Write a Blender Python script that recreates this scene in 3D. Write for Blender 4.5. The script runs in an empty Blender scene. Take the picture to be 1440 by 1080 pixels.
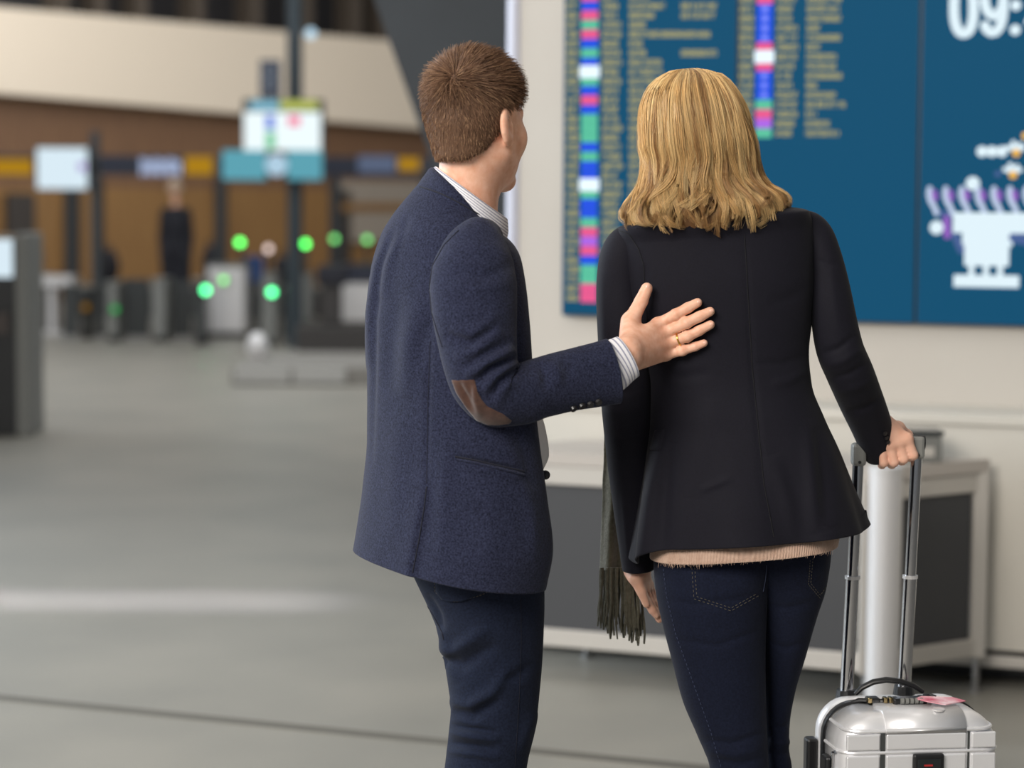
import bpy, bmesh, math, random
import numpy as np
from mathutils import Vector, Matrix
from mathutils.bvhtree import BVHTree

random.seed(7)
RNG = np.random.default_rng(7)
S = bpy.context.scene
COL = S.collection

# ------------------------------------------------------------------ camera
CH, F, HOR = 1.56, 3200.0, 285.0           # eye height, focal length in pixels of the 1440x1080 frame, horizon row
PITCH, ROLL = math.atan((540 - HOR) / F), 0.0066
_r0 = np.array([1.0, 0, 0]); _u0 = np.array([0, math.sin(PITCH), math.cos(PITCH)])
CF = np.array([0, math.cos(PITCH), -math.sin(PITCH)])
CR = math.cos(ROLL) * _r0 + math.sin(ROLL) * _u0
CU = -math.sin(ROLL) * _r0 + math.cos(ROLL) * _u0
CC = np.array([0, 0, CH])
cam_d = bpy.data.cameras.new('camera')
cam = bpy.data.objects.new('camera', cam_d)
COL.objects.link(cam)
cam.matrix_world = Matrix(((CR[0], CU[0], -CF[0], CC[0]), (CR[1], CU[1], -CF[1], CC[1]), (CR[2], CU[2], -CF[2], CC[2]), (0, 0, 0, 1)))
cam_d.sensor_width = 36; cam_d.lens = 36 * F / 1440
cam_d.dof.use_dof = True; cam_d.dof.focus_distance = 4.08; cam_d.dof.aperture_fstop = 2.5
cam_d.clip_end = 200
S.camera = cam
S.view_settings.view_transform = 'Standard'; S.view_settings.look = 'None'
S.view_settings.gamma = 1.0; S.view_settings.use_curve_mapping = False
S.view_settings.exposure = 0.0
S.cycles.use_denoising = True
S.cycles.max_bounces = 6
S.cycles.sample_clamp_indirect = 4.0

# ------------------------------------------------------------------ world and large lights
W = bpy.data.worlds.new('World'); S.world = W; W.use_nodes = True
W.node_tree.nodes['Background'].inputs[0].default_value = (0.86, 0.93, 1.0, 1)
W.node_tree.nodes['Background'].inputs[1].default_value = 0.22

def area(name, loc, target, sx, sy, power, color, spread=180):
    l = bpy.data.lights.new(name, 'AREA'); l.shape = 'RECTANGLE'; l.size = sx; l.size_y = sy
    l.energy = power; l.color = color; l.spread = math.radians(spread)
    o = bpy.data.objects.new(name, l); COL.objects.link(o); o.location = loc
    o.rotation_euler = (Vector(target) - Vector(loc)).to_track_quat('-Z', 'Y').to_euler()
    return o
area('window_daylight', (-6.5, 7.2, 3.2), (0.2, 4.0, 1.3), 7, 3.6, 700, (0.80, 0.90, 1.0))
area('front_fill_added', (-2.9, -0.8, 4.3), (0.2, 4.1, 1.1), 3.5, 2.5, 500, (1.0, 0.95, 0.88))  # unseen key lamp added behind the camera to brighten the couple
area('ceiling_light_board', (-0.4, 5.4, 5.2), (0.4, 8.2, 1.2), 4, 2, 40, (1.0, 0.95, 0.90))
area('ceiling_light_far', (-4, 20, 5.8), (-3.5, 22, 0), 14, 10, 900, (0.92, 0.96, 1.0))
area('fascia_fill_added', (-2.5, 31, 6.7), (-3, 42, 2.4), 24, 7, 1450, (1.0, 0.95, 0.90))  # unseen fill added so the far fascia is lit evenly
fw_ = area('sun_streak_added', (-1.75, 8.8, 3.4), (-1.75, 8.8, 0), 2.1, 0.16, 2.2, (0.86, 0.86, 1.0), 11); fw_.rotation_euler = (0, 0, 0)  # unseen strip lamp added in place of a sun streak on the floor

# ------------------------------------------------------------------ camera geometry used to place things
def ray(px, py):
    px = np.asarray(px, float); py = np.asarray(py, float)
    return CF + ((px - 720) / F)[..., None] * CR - ((py - 540) / F)[..., None] * CU
def at(px, py, Y):
    """world point on the plane y = Y seen at pixel px, py"""
    d = ray(px, py); t = np.asarray(Y, float) / d[..., 1]
    return CC + d * t[..., None]
def at_floor(px, py, z=0.0):
    d = ray(px, py); return CC + d * ((z - CH) / d[..., 2])[..., None]
def proj(P):
    q = np.asarray(P) - CC; z = q @ CF
    return 720 + F * (q @ CR) / z, 540 - F * (q @ CU) / z

# ------------------------------------------------------------------ object helpers
BASE = {}
def thing(name, label, cat, loc=(0, 0, 0), group=None):
    o = bpy.data.objects.new(name, None); COL.objects.link(o); o.location = loc
    o.empty_display_size = 0.1
    o['label'] = label; o['category'] = cat
    if group: o['group'] = group
    BASE[o.name] = np.array(loc, float)
    return o
def base_of(p): return BASE.get(p.name, np.zeros(3)) if p else np.zeros(3)
def mk(name, verts, faces, m=None, parent=None, smooth=True, uv=None, label=None, kind=None, fix=False, sharp=False):
    verts = np.asarray(verts, float).reshape(-1, 3) - base_of(parent)
    me = bpy.data.meshes.new(name)
    me.from_pydata(verts.tolist(), [], [list(map(int, f)) for f in faces] if not isinstance(faces, np.ndarray) else faces.tolist())
    if uv is not None:
        ul = me.uv_layers.new(name='UVMap'); vi = np.empty(len(me.loops), int); me.loops.foreach_get('vertex_index', vi)
        ul.data.foreach_set('uv', np.asarray(uv, np.float32)[vi].ravel())
    me.update()
    if fix:
        bm = bmesh.new(); bm.from_mesh(me); bmesh.ops.recalc_face_normals(bm, faces=bm.faces); bm.to_mesh(me); bm.free()
    me.polygons.foreach_set('use_smooth', [smooth] * len(me.polygons))
    if sharp: me.set_sharp_from_angle(angle=math.radians(42))
    o = bpy.data.objects.new(name, me); COL.objects.link(o)
    if m: me.materials.append(m)
    if parent: o.parent = parent; BASE[o.name] = base_of(parent)
    if label: o['label'] = label
    if kind: o['kind'] = kind
    return o
def tag(o, label, cat, group=None):
    o['label'] = label; o['category'] = cat
    if group: o['group'] = group
    return o
def struct(o): o['kind'] = 'structure'; return o

class Mesh:
    """collects simple solids, then becomes one object"""
    def __init__(s): s.v = []; s.f = []; s.n = 0
    def add(s, v, f):
        v = np.asarray(v, float).reshape(-1, 3); s.v.append(v); s.f += [[int(i) + s.n for i in q] for q in f]; s.n += len(v); return s
    def box(s, lo, hi, M=None, bev=0.0):
        lo = np.array(lo, float); hi = np.array(hi, float)
        lo, hi = np.minimum(lo, hi), np.maximum(lo, hi)
        if bev > 0:
            bm = bmesh.new(); bmesh.ops.create_cube(bm, size=1.0)
            for v in bm.verts: v.co = Vector(((lo + hi) / 2 + np.array(v.co) * (hi - lo)).tolist())
            b = min(bev, 0.45 * float((hi - lo).min()))
            bmesh.ops.bevel(bm, geom=bm.edges[:], offset=b, segments=2, profile=0.5, affect='EDGES')
            bm.verts.index_update(); v = np.array([q.co[:] for q in bm.verts]); f = [[q.index for q in fc.verts] for fc in bm.faces]; bm.free()
        else:
            v = np.array([[x, y, z] for x in (lo[0], hi[0]) for y in (lo[1], hi[1]) for z in (lo[2], hi[2])])
            f = [(0, 1, 3, 2), (4, 6, 7, 5), (0, 4, 5, 1), (2, 3, 7, 6), (0, 2, 6, 4), (1, 5, 7, 3)]
        if M is not None: v = M(v)
        return s.add(v, f)
    def tube(s, pts, r, n=8, cap=True, M=None, flat=1.0):
        pts = np.asarray(pts, float); m = len(pts); r = np.broadcast_to(np.asarray(r, float), (m,))
        T = np.gradient(pts, axis=0); T /= np.linalg.norm(T, axis=1)[:, None] + 1e-12
        ref = np.array([0, 0, 1.0]) if abs(T[0][2]) < 0.9 else np.array([1.0, 0, 0])
        a = np.cross(T[0], ref); a /= np.linalg.norm(a); vs = []
        for i in range(m):
            a = a - T[i] * (a @ T[i]); a /= np.linalg.norm(a) + 1e-12; b = np.cross(T[i], a)
            for k in range(n):
                t = 2 * math.pi * k / n; vs.append(pts[i] + r[i] * (math.cos(t) * a + flat * math.sin(t) * b))
        f = [(i * n + k, i * n + (k + 1) % n, (i + 1) * n + (k + 1) % n, (i + 1) * n + k) for i in range(m - 1) for k in range(n)]
        if cap: f += [tuple(range(n - 1, -1, -1)), tuple((m - 1) * n + k for k in range(n))]
        vs = np.array(vs)
        if M is not None: vs = M(vs)
        return s.add(vs, f)
    def ball(s, c, r, nu=12, nv=8, M=None):
        r = np.broadcast_to(np.asarray(r, float), (3,)); vs = [[0, 0, r[2]]]; f = []
        for j in range(1, nv):
            p = math.pi * j / nv
            for i in range(nu):
                t = 2 * math.pi * i / nu; vs.append([r[0] * math.sin(p) * math.cos(t), r[1] * math.sin(p) * math.sin(t), r[2] * math.cos(p)])
        vs.append([0, 0, -r[2]]); L = len(vs) - 1
        for i in range(nu):
            f.append((0, 1 + i, 1 + (i + 1) % nu)); f.append((L, 1 + (nv - 2) * nu + (i + 1) % nu, 1 + (nv - 2) * nu + i))
            for j in range(nv - 2):
                a0 = 1 + j * nu; f.append((a0 + i, a0 + nu + i, a0 + nu + (i + 1) % nu, a0 + (i + 1) % nu))
        vs = np.array(vs)
        if M is not None: vs = M(vs)
        return s.add(vs + np.array(c), f)
    def prism(s, poly, e):
        """polygon of 3-D points pushed along the vector e"""
        poly = np.asarray(poly, float); n = len(poly); v = np.vstack([poly, poly + np.array(e)])
        f = [tuple(range(n)), tuple(range(2 * n - 1, n - 1, -1))] + [(i, n + i, n + (i + 1) % n, (i + 1) % n) for i in range(n)]
        return s.add(v, f)
    def build(s, name, m=None, parent=None, smooth=False, **k):
        return mk(name, np.vstack(s.v), s.f, m, parent, smooth, fix=True, sharp=smooth, **k)

# ------------------------------------------------------------------ materials
def srgb(r, g, b):
    return tuple(((c / 255) / 12.92 if c / 255 <= 0.04045 else ((c / 255 + 0.055) / 1.055) ** 2.4) for c in (r, g, b)) + (1.0,)
MATS = {}
def mat(name, c, rough=0.6, metal=0.0, spec=0.5, c2=None, ns=30.0, nmix=0.5, nd=4.0, bump=0.0, bs=200.0, bd=0.001, sheen=0.0, sss=0.0, emis=None, es=0.0, aniso=0.0, stretch=None, coat=0.0):
    m = bpy.data.materials.new(name); m.use_nodes = True; nt = m.node_tree; N = nt.nodes; L = nt.links
    p = N['Principled BSDF']; p.inputs['Base Color'].default_value = c; p.inputs['Roughness'].default_value = rough
    p.inputs['Metallic'].default_value = metal; p.inputs['Specular IOR Level'].default_value = spec
    if sheen: p.inputs['Sheen Weight'].default_value = sheen; p.inputs['Sheen Roughness'].default_value = 0.5
    if sss: p.inputs['Subsurface Weight'].default_value = sss; p.inputs['Subsurface Radius'].default_value = (0.012, 0.005, 0.003); p.inputs['Subsurface Scale'].default_value = 1.0
    if coat: p.inputs['Coat Weight'].default_value = coat; p.inputs['Coat Roughness'].default_value = 0.1
    if aniso: p.inputs['Anisotropic'].default_value = aniso
    if emis: p.inputs['Emission Color'].default_value = emis; p.inputs['Emission Strength'].default_value = es
    tc = N.new('ShaderNodeTexCoord'); src = tc.outputs['Object']
    if stretch:
        mp = N.new('ShaderNodeMapping'); mp.inputs['Scale'].default_value = stretch; L.new(src, mp.inputs[0]); src = mp.outputs[0]
    if c2:
        n = N.new('ShaderNodeTexNoise'); n.inputs['Scale'].default_value = ns; n.inputs['Detail'].default_value = nd; L.new(src, n.inputs['Vector'])
        r = N.new('ShaderNodeValToRGB'); r.color_ramp.elements[0].position = max(0, nmix - 0.22); r.color_ramp.elements[1].position = min(1, nmix + 0.22)
        r.color_ramp.elements[0].color = c; r.color_ramp.elements[1].color = c2
        L.new(n.outputs['Fac'], r.inputs[0]); L.new(r.outputs[0], p.inputs['Base Color'])
    if bump:
        n2 = N.new('ShaderNodeTexNoise'); n2.inputs['Scale'].default_value = bs; n2.inputs['Detail'].default_value = 3; L.new(src, n2.inputs['Vector'])
        b = N.new('ShaderNodeBump'); b.inputs['Strength'].default_value = bump; b.inputs['Distance'].default_value = bd
        L.new(n2.outputs['Fac'], b.inputs['Height']); L.new(b.outputs[0], p.inputs['Normal'])
    MATS[name] = m
    return m
def glow(name, c, s=1.0, rough=0.4):
    return mat(name, (0.004, 0.004, 0.005, 1), rough, emis=c, es=s, spec=0.04)

M_floor = mat('polished_floor', srgb(136, 133, 125), 0.42, c2=srgb(152, 147, 137), ns=1.3, nd=6, bump=0.03, bs=3, bd=0.01, spec=0.4)
M_joint = mat('floor_joint', srgb(98, 94, 86), 0.6)
M_wall = mat('white_wall', srgb(186, 178, 168), 0.55, c2=srgb(190, 183, 173), ns=2)
M_wall_low = mat('cream_panel', srgb(204, 198, 187), 0.5)
M_edge_lit = mat('wall_edge_cool_light', srgb(186, 186, 198), 0.4)  # lavender tint puts the cool light on the wall end into the colour
M_wood = mat('wood_panel', srgb(142, 108, 64), 0.5, c2=srgb(126, 93, 54), ns=3, stretch=(6, 6, 0.5))
M_wood2 = mat('wood_dark', srgb(122, 92, 66), 0.55, c2=srgb(104, 76, 56), ns=3, stretch=(6, 6, 0.5))
M_fascia = mat('pale_fascia', srgb(222, 212, 196), 0.6)
M_dark = mat('dark_void', srgb(40, 40, 44), 0.7)
M_slant = mat('dark_concrete', srgb(52, 55, 58), 0.6, c2=srgb(58, 62, 66), ns=2)
M_black = mat('black_plastic', srgb(22, 22, 24), 0.4)
M_steel = mat('brushed_steel', srgb(150, 148, 146), 0.35, metal=0.75)
M_grey = mat('grey_panel', srgb(122, 122, 118), 0.5)
M_glass = mat('smoked_panel', srgb(62, 64, 64), 0.15)
M_post = mat('pale_post', srgb(216, 213, 212), 0.32, metal=0.25)
M_tab_frame = mat('table_frame', srgb(196, 190, 182), 0.4, metal=0.15)
M_tab_panel = mat('charcoal_panel', srgb(66, 66, 68), 0.6)
M_tab_top = mat('table_top', srgb(186, 178, 170), 0.4)
M_navy_sign = mat('navy_sign', srgb(28, 36, 58), 0.4)
M_bulk = mat('ceiling_paint', srgb(200, 196, 190), 0.8)
# ------------------------------------------------------------------ large structure
def plane_box(name, lo, hi, m): return struct(Mesh().box(lo, hi).build(name, m))
plane_box('floor', (-22, -4, -0.1), (14, 60, 0), M_floor)
plane_box('ceiling', (-12, -2, 7.0), (12, 56, 7.2), M_bulk)

# expansion joint crossing the floor
a, b = at_floor(0, 982), at_floor(980, 1080)
d = (b - a) / np.linalg.norm(b - a); nrm = np.array([-d[1], d[0], 0])
p0, p1 = a - d * 3, b + d * 3
w = 0.034
m_ = Mesh().prism([p0 - nrm * w, p1 - nrm * w, p1 + nrm * w, p0 + nrm * w], (0, 0, 0.002)); struct(m_.build('trim_1', M_joint))
m_ = Mesh()
for s_ in (-1, 1):
    q = nrm * s_ * (w + 0.006)
    m_.prism([p0 + q - nrm * 0.005, p1 + q - nrm * 0.005, p1 + q + nrm * 0.005, p0 + q + nrm * 0.005], (0, 0, 0.003))
struct(m_.build('trim_2', M_floor))

# the wall that carries the flight board, in its own frame: s along the wall, t out of it, z up
W0 = np.array([-0.03, 8.27, 0.0]); W1 = np.array([1.71, 7.62, 0.0])
WD = (W1 - W0) / np.linalg.norm(W1 - W0); WN = np.array([WD[1], -WD[0], 0.0])       # WN points towards the hall
if WN[1] > 0: WN = -WN
def wl(v):
    v = np.asarray(v, float); return W0 + v[..., :1] * WD + v[..., 1:2] * WN + v[..., 2:3] * np.array([0, 0, 1.0])
def onwall(px, py, t=0.0):
    dd = ray(px, py); o = W0 + WN * t; k = ((o - CC) @ WN) / (dd @ WN); P = CC + dd * k[..., None]
    q = P - W0; return q @ WD, P[..., 2]
struct(Mesh().box((0.03, -0.35, 0.0), (5.2, 0.0, 6.9), wl).build('wall_right', M_wall))
struct(Mesh().tube([[0.03, -0.02, 0], [0.03, -0.02, 6.9]], 0.032, 16, M=wl).build('trim_3', M_edge_lit))
s7, z_ledge = onwall(1380, 583, 0.36)
LT = 0.36
z_kick = float(onwall(1400, 914, LT)[1])
struct(Mesh().box((0.03, 0.0, z_ledge - 0.035), (5.2, LT + 0.012, z_ledge), wl, 0.004).build('trim_4', M_wall_low))
struct(Mesh().box((0.03, 0.0, z_kick), (5.2, LT, z_ledge - 0.036), wl).build('wall_lower', M_wall_low))
struct(Mesh().box((0.03, LT - 0.01, z_kick - 0.055), (5.2, LT + 0.012, z_kick - 0.018), wl, 0.003).build('trim_5', M_tab_frame))
struct(Mesh().box((0.03, 0.0, 0.001), (5.2, LT - 0.16, z_kick), wl).build('kick_recess_shade', M_black))  # black block painting the shaded void under the lower panel

# ------------------------------------------------------------------ flight information screens
M_scr = glow('screen_blue', srgb(6, 78, 112), 1.0, 0.5)
M_bez = mat('screen_bezel', srgb(18, 30, 40), 0.35)
M_txt = glow('screen_text_yellow', srgb(176, 168, 112), 1.0)
M_txw = glow('screen_text_white', srgb(226, 244, 252), 1.0)
CELL = {'b': glow('cell_blue', srgb(38, 84, 232), 1.0), 'p': glow('cell_pink', srgb(236, 92, 146), 1.0), 'g': glow('cell_green', srgb(92, 196, 160), 1.0),
        'w': glow('cell_white', srgb(232, 248, 255), 1.1), 'u': glow('cell_purple', srgb(176, 104, 232), 1.0)}
M_pur = glow('art_purple', srgb(146, 96, 190), 1.0); M_lav = glow('art_lavender', srgb(74, 98, 150), 1.0); M_org = glow('art_orange', srgb(242, 186, 78), 1.0)
TS = 0.045
sL = float(onwall(790, HOR, TS)[0]); sA = float(onwall(1034.5, HOR, TS)[0]); sB = float(onwall(1290, HOR, TS)[0]); sC = sB + (sB - sA)
zB = float(onwall(1100, 451, TS)[1]); zT = 2.62
board = thing('flight_board', 'wall of tall blue departure screens with rows of yellow text and a clock', 'display', wl(np.array([(sL + sC) / 2, 0.0, zB])))
SCR = []
for k, (a_, b_) in enumerate(((sL, sA), (sA, sB), (sB, sC))):
    g = 0.006
    pn = Mesh().box((a_ + 0.001, 0.001, zB), (b_ - 0.001, TS - 0.004, zT), wl, 0.003).build('screen_bezel', M_bez, board)
    Mesh().box((a_ + g, TS - 0.006, zB + 0.004), (b_ - g, TS - 0.001, zT - g), wl).build('display_panel', M_scr, board)
def cell(name, x0, y0, x1, y1, m, n=3, rnd=0, parent=board, t=TS):
    xs, zs = onwall(np.array([x0, x1, x0, x1]), np.array([y0, y0, y1, y1]), t)
    s0, s1 = xs[[0, 2]].mean(), xs[[1, 3]].mean(); z1, z0 = zs[[0, 1]].mean(), zs[[2, 3]].mean()
    return Mesh().box((s0, t - 0.001, z0), (s1, t + 0.001, z1), wl).build(name, m, parent)
def glyphs(name, spans, y, h, m):
    """rows of small letter-sized marks; spans are (x0, x1) pieces of the row"""
    q = Mesh()
    for x0, x1 in spans:
        x = x0
        while x < x1 - 1.5:
            wd = random.choice((2.6, 3.0, 3.4))
            s0, z0 = onwall(x, y + h / 2, TS); s1, z1 = onwall(min(x + wd, x1), y - h / 2 * random.choice((1, 1, 0.8)), TS)
            s0, z0, s1, z1 = map(float, (s0, z0, s1, z1))
            st = (s1 - s0) * 0.36
            k = random.random()
            q.box((s0, TS - 0.001, z0), (s0 + st, TS + 0.001, z1), wl)
            if k < 0.75: q.box((s1 - st, TS - 0.001, z0), (s1, TS + 0.001, z1), wl)
            if k > 0.3: q.box((s0, TS - 0.001, z1 - (z1 - z0) * 0.26), (s1, TS + 0.001, z1), wl)
            if k < 0.6: q.box((s0, TS - 0.001, z0), (s1, TS + 0.001, z0 + (z1 - z0) * 0.26), wl)
            x += wd + 0.9
            if random.random() < 0.06: x += 2.5
    o = q.build(name, m, board); o['kind'] = 'stuff'; return o
code1 = 'bpgpbgbwgbpbgggbgbbbwgbbgpupbggpp'[:0] + 'bpgpbgbwgbpbgggbgbbwgbbgpupbggpp'
ends1 = {0: 935, 1: 920, 2: 908, 3: 1000, 4: 905, 5: 908, 6: 930, 7: 933, 8: 925, 9: 906}
for k in range(-3, 32):
    y = 8.3 + 13.24 * k; c = code1[k] if k >= 0 else 'bgp'[k]
    glyphs('flight_row', [(797, 814), (847, 847 + random.choice((22, 26, 29)))] + [(885, ends1.get(k, random.choice((906, 912, 920, 930))))] + ([(958, 1008)] if k in (0, 1, 5, -2) else []), y, 8.6, M_txt)
    dx = 0.0 - 0.004 * max(y, 0)
    e = 2.5 if c == 'w' else 0
    cell('status_cell', 818 + dx - e, y - 6.4 - e, 841 + dx + e, y + 6.4 + e, CELL[c], t=TS + (0.001 if e else 0))
code2 = 'pbbbbpwpbbbgpug'
ends2 = [1185, 1180, 1184, 1155, 1184, 1155, 1177, 1177, 1187, 1152, 1177, 1190, 1150, 1170, 1182]
for k in range(-3, 15):
    y = -1.0 + 13.45 * k; c = code2[k] if k >= 0 else 'bgb'[k]
    dx = -0.012 * max(y, 0)
    glyphs('flight_row', [(1041 + dx, 1060 + dx), (1093 + dx, 1093 + dx + random.choice((22, 26, 30))), (1135 + dx, (ends2[k] if k >= 0 else 1170) + dx)], y, 8.6, M_txt)
    e = 2.5 if c == 'w' else 0
    cell('status_cell', 1064.5 + dx - e, y - 6.6 - e, 1087 + dx + e, y + 6.6 + e, CELL[c], t=TS + (0.001 if e else 0))
    if c == 'b':
        s_, z_ = onwall(1076 + dx, y, TS + 0.002); Mesh().tube([[float(s_), TS, float(z_)], [float(s_), TS + 0.003, float(z_)]], 0.010, 10, M=wl).build('gate_dot', mat('cell_pale', (0.01, 0.01, 0.01, 1), 0.3, emis=srgb(110, 130, 250), es=1.0) if 'cell_pale' not in MATS else MATS['cell_pale'], board)
def stroke(name, path, wpx, m, closed=False, t=TS, parent=board):
    """flat rounded stroke on the screen along a pixel path"""
    path = np.array(path, float); s_, z_ = onwall(path[:, 0], path[:, 1], t)
    P = np.stack([s_, z_], 1); wd = wpx * 7.8 / F / 2
    if closed: P = np.vstack([P, P[:1]])
    T = np.gradient(P, axis=0)
    if closed: T[0] = T[-1] = P[1] - P[-2]
    T /= np.linalg.norm(T, axis=1)[:, None]; Nn = np.stack([-T[:, 1], T[:, 0]], 1)
    A = P + Nn * wd; B = P - Nn * wd; q = Mesh(); n = len(P)
    v = []
    for tt in (t - 0.001, t + 0.0012):
        for arr in (A, B): v += [[x, tt, z] for x, z in arr]
    f = []
    for i in range(n - 1):
        f += [(2 * n + i, 2 * n + i + 1, 3 * n + i + 1, 3 * n + i), (i, n + i, n + i + 1, i + 1), (i, i + 1, 2 * n + i + 1, 2 * n + i), (n + i, 3 * n + i, 3 * n + i + 1, n + i + 1)]
    q.add(wl(np.array(v)), f)
    if not closed:
        for e in (0, -1): q.tube([[P[e][0], t - 0.001, P[e][1]], [P[e][0], t + 0.0012, P[e][1]]], wd, 14, M=wl)
    return q.build(name, m, parent)
def disc(name, x, y, r, m, t=TS):
    s_, z_ = onwall(x, y, t); return Mesh().tube([[float(s_), t - 0.001, float(z_)], [float(s_), t + 0.0015, float(z_)]], r * 7.8 / F, 18, M=wl).build(name, m, board)
el = lambda cx, cy, rx, ry, a0, a1, n=28, e=1.0: [(cx + rx * math.copysign(abs(math.cos(t)) ** e, math.cos(t)), cy + ry * math.copysign(abs(math.sin(t)) ** e, math.sin(t))) for t in np.linspace(math.radians(a0), math.radians(a1), n)]
stroke('clock_digit', el(1355.3, 11, 13.8, 36, 0, 349, 32, 0.85), 13.5, M_txw, closed=True)
stroke('clock_digit', el(1397.8, -3, 13.4, 25, 0, 349, 28), 13.0, M_txw, closed=True)
stroke('clock_digit', [(1411.2, -3), (1411.3, 12), (1409.5, 27), (1406, 38), (1400, 45), (1394, 46), (1388, 42), (1385, 36)], 13.0, M_txw)
disc('clock_colon', 1428.5, 7.5, 7.2, M_txw); disc('clock_colon', 1427.6, 42, 7.2, M_txw)
stroke('clock_digit', [(1482, 32), (1446, 32), (1468, -25), (1468, 48)], 12, M_txw)
# picture on the third screen
cell('picture_plinth', 1341, 387, 1433, 404, M_txw)
for x in (1362, 1382.5, 1402.5): cell('picture_leg', x, 372, x + 8, 390, M_txw)
cell('picture_trunk', 1356, 340, 1419, 374, M_txw, t=TS + .001); cell('picture_trunk', 1353, 325, 1424, 346, M_txw); cell('picture_block', 1340, 299, 1446, 328, M_txw, t=TS + .002)
M_brn = glow('art_pale_blue', srgb(196, 210, 236), 1.0)
for k in range(7):
    x = 1306 + 22.6 * k
    stroke('picture_branch', [(x + 1.5, 265), (x, 273), (x + 3, 284), (x + 8, 291), (x + 11, 300)], 7.0, M_brn, t=TS + .001)
    stroke('picture_leaf', [(x + 8, 271), (x + 9, 279)], 8, M_pur)
stroke('picture_branch', [(1316, 298), (1342, 303)], 7, M_lav); stroke('picture_leaf', [(1331, 308), (1332, 331)], 10, M_pur); stroke('picture_leaf', [(1343, 332), (1352, 352)], 10, M_lav)
stroke('picture_leaf', [(1426, 334), (1452, 340)], 14, M_lav)
for x, y, r in ((1368, 258, 9.5), (1317, 320, 9.5), (1381, 213, 7.6), (1395, 213, 7.6), (1409, 213, 7.6)): disc('picture_dot', x, y, r, M_txw)
disc('picture_dot', 1403, 244.5, 4, M_lav)
for x, y in ((1428, 210), (1423.5, 241)):
    stroke('picture_star', [(x - 10, y - 3), (x, y), (x + 11, y - 2)], 7, M_txw); stroke('picture_star', [(x - 3, y - 10), (x + 1, y)], 6, M_txw)
    stroke('picture_star', [(x, y), (x + 7, y - 8)], 5, M_txw); disc('picture_dot', x + 1, y + 5, 5.5, M_org, t=TS + .002)
disc('picture_dot', 1442, 191, 5, M_org)

# ------------------------------------------------------------------ table and post in front of the wall
def fl(px, py, d): p = at(px, py, d); return np.array([p[0], p[1], 0])
zt = 0.755
N0 = np.array([1.105, 6.93, 0]); L0 = np.array([-0.10, 7.42, 0]); R0 = np.array([1.515, 7.22, 0])
B0 = np.array([0.25, 7.75, 0]); 
tab = thing('counter_table', 'low angular counter with charcoal side panels in a pale metal frame', 'counter', N0)
poly = np.array([L0, N0, R0, R0 + (-0.18, 0.06, 0), B0])
ctr = poly.mean(0)
grow = lambda k: poly + (poly - ctr) / np.linalg.norm(poly - ctr, axis=1)[:, None] * k
Mesh().prism(grow(0.012) + (0, 0, zt - 0.04), (0, 0, 0.04)).build('table_top', M_tab_top, tab)
Z1, Z0 = zt - 0.042, 0.12
def side(A, B, nm):
    u = (B - A); Lg = np.linalg.norm(u); u = u / Lg; nn = np.array([u[1], -u[0], 0])
    if nn @ (A - ctr) < 0: nn = -nn
    T = lambda v: A + v[:, :1] * u + v[:, 1:2] * nn + v[:, 2:3] * np.array([0, 0, 1.0])
    Mesh().box((0.05, -0.03, Z0 + 0.055), (Lg - 0.05, -0.012, Z1 - 0.06), T).build('side_panel', M_tab_panel, tab)
    Mesh().box((0.0, -0.045, Z1 - 0.062), (Lg, 0.0, Z1), T, 0.003).build('top_rail', M_tab_frame, tab)
    Mesh().box((0.0, -0.045, Z0), (Lg, 0.0, Z0 + 0.057), T, 0.003).build('bottom_rail', M_tab_frame, tab)
side(L0, N0, 'a'); side(N0, R0, 'b')
for q in (L0, N0, R0, B0):
    c_ = q + (ctr - q) * 0.025
    Mesh().box((-.024, -.024, Z0 - 0.005), (.024, .024, Z1), lambda v: v + c_, 0.004).build('corner_post', M_tab_frame, tab)
    Mesh().tube([c_ + (0, 0, 0.0), c_ + (0, 0, 0.012), c_ + (0, 0, 0.013), c_ + (0, 0, Z0)], [0.022, 0.022, 0.012, 0.012], 12).build('leg', M_steel, tab)
pp = at_floor(1239, 1026)
post = thing('bollard_post', 'round pale metal post standing between the suitcase handle and the counter', 'post', pp)
Mesh().tube([pp + (0, 0, 0.012), pp + (0, 0, 0.775)], 0.050, 32).build('shaft', M_post, post, smooth=True)
Mesh().tube([pp, pp + (0, 0, 0.012)], 0.085, 32).build('base_plate', M_steel, post, smooth=False)
Mesh().tube([pp + (0, 0, 0.775), pp + (0, 0, 0.79), pp + (0, 0, 0.793)], [0.052, 0.052, 0.044], 32).build('cap', M_post, post, smooth=False)
# machine on the counter behind the hand
q = at(1286, 640, 7.16); q[2] = zt
mach = thing('label_printer', 'grey box with dark rim standing on the counter behind the gripping hand', 'device', q)
Mesh().box((-.075, -.07, 0.0), (.075, .07, .085), lambda v: v + q, 0.008).build('housing', M_grey, mach)
Mesh().box((-.08, -.075, .086), (.08, .075, .102), lambda v: v + q, 0.004).build('lid', M_glass, mach)
Mesh().box((-.05, -.074, .02), (.05, -.068, .05), lambda v: v + q, 0.002).build('slot_plate', M_tab_frame, mach)

# ------------------------------------------------------------------ the far end of the hall
def bx(px0, py0, px1, py1, Y, th, m, name, parent=None, bev=0.0, t0=0.0, **k):
    a_ = at(px0, py0, Y); b_ = at(px1, py1, Y)
    return Mesh().box((a_[0], Y + t0, b_[2]), (b_[0], Y + t0 + th, a_[2]), None, bev).build(name, m, parent, **k)
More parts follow.
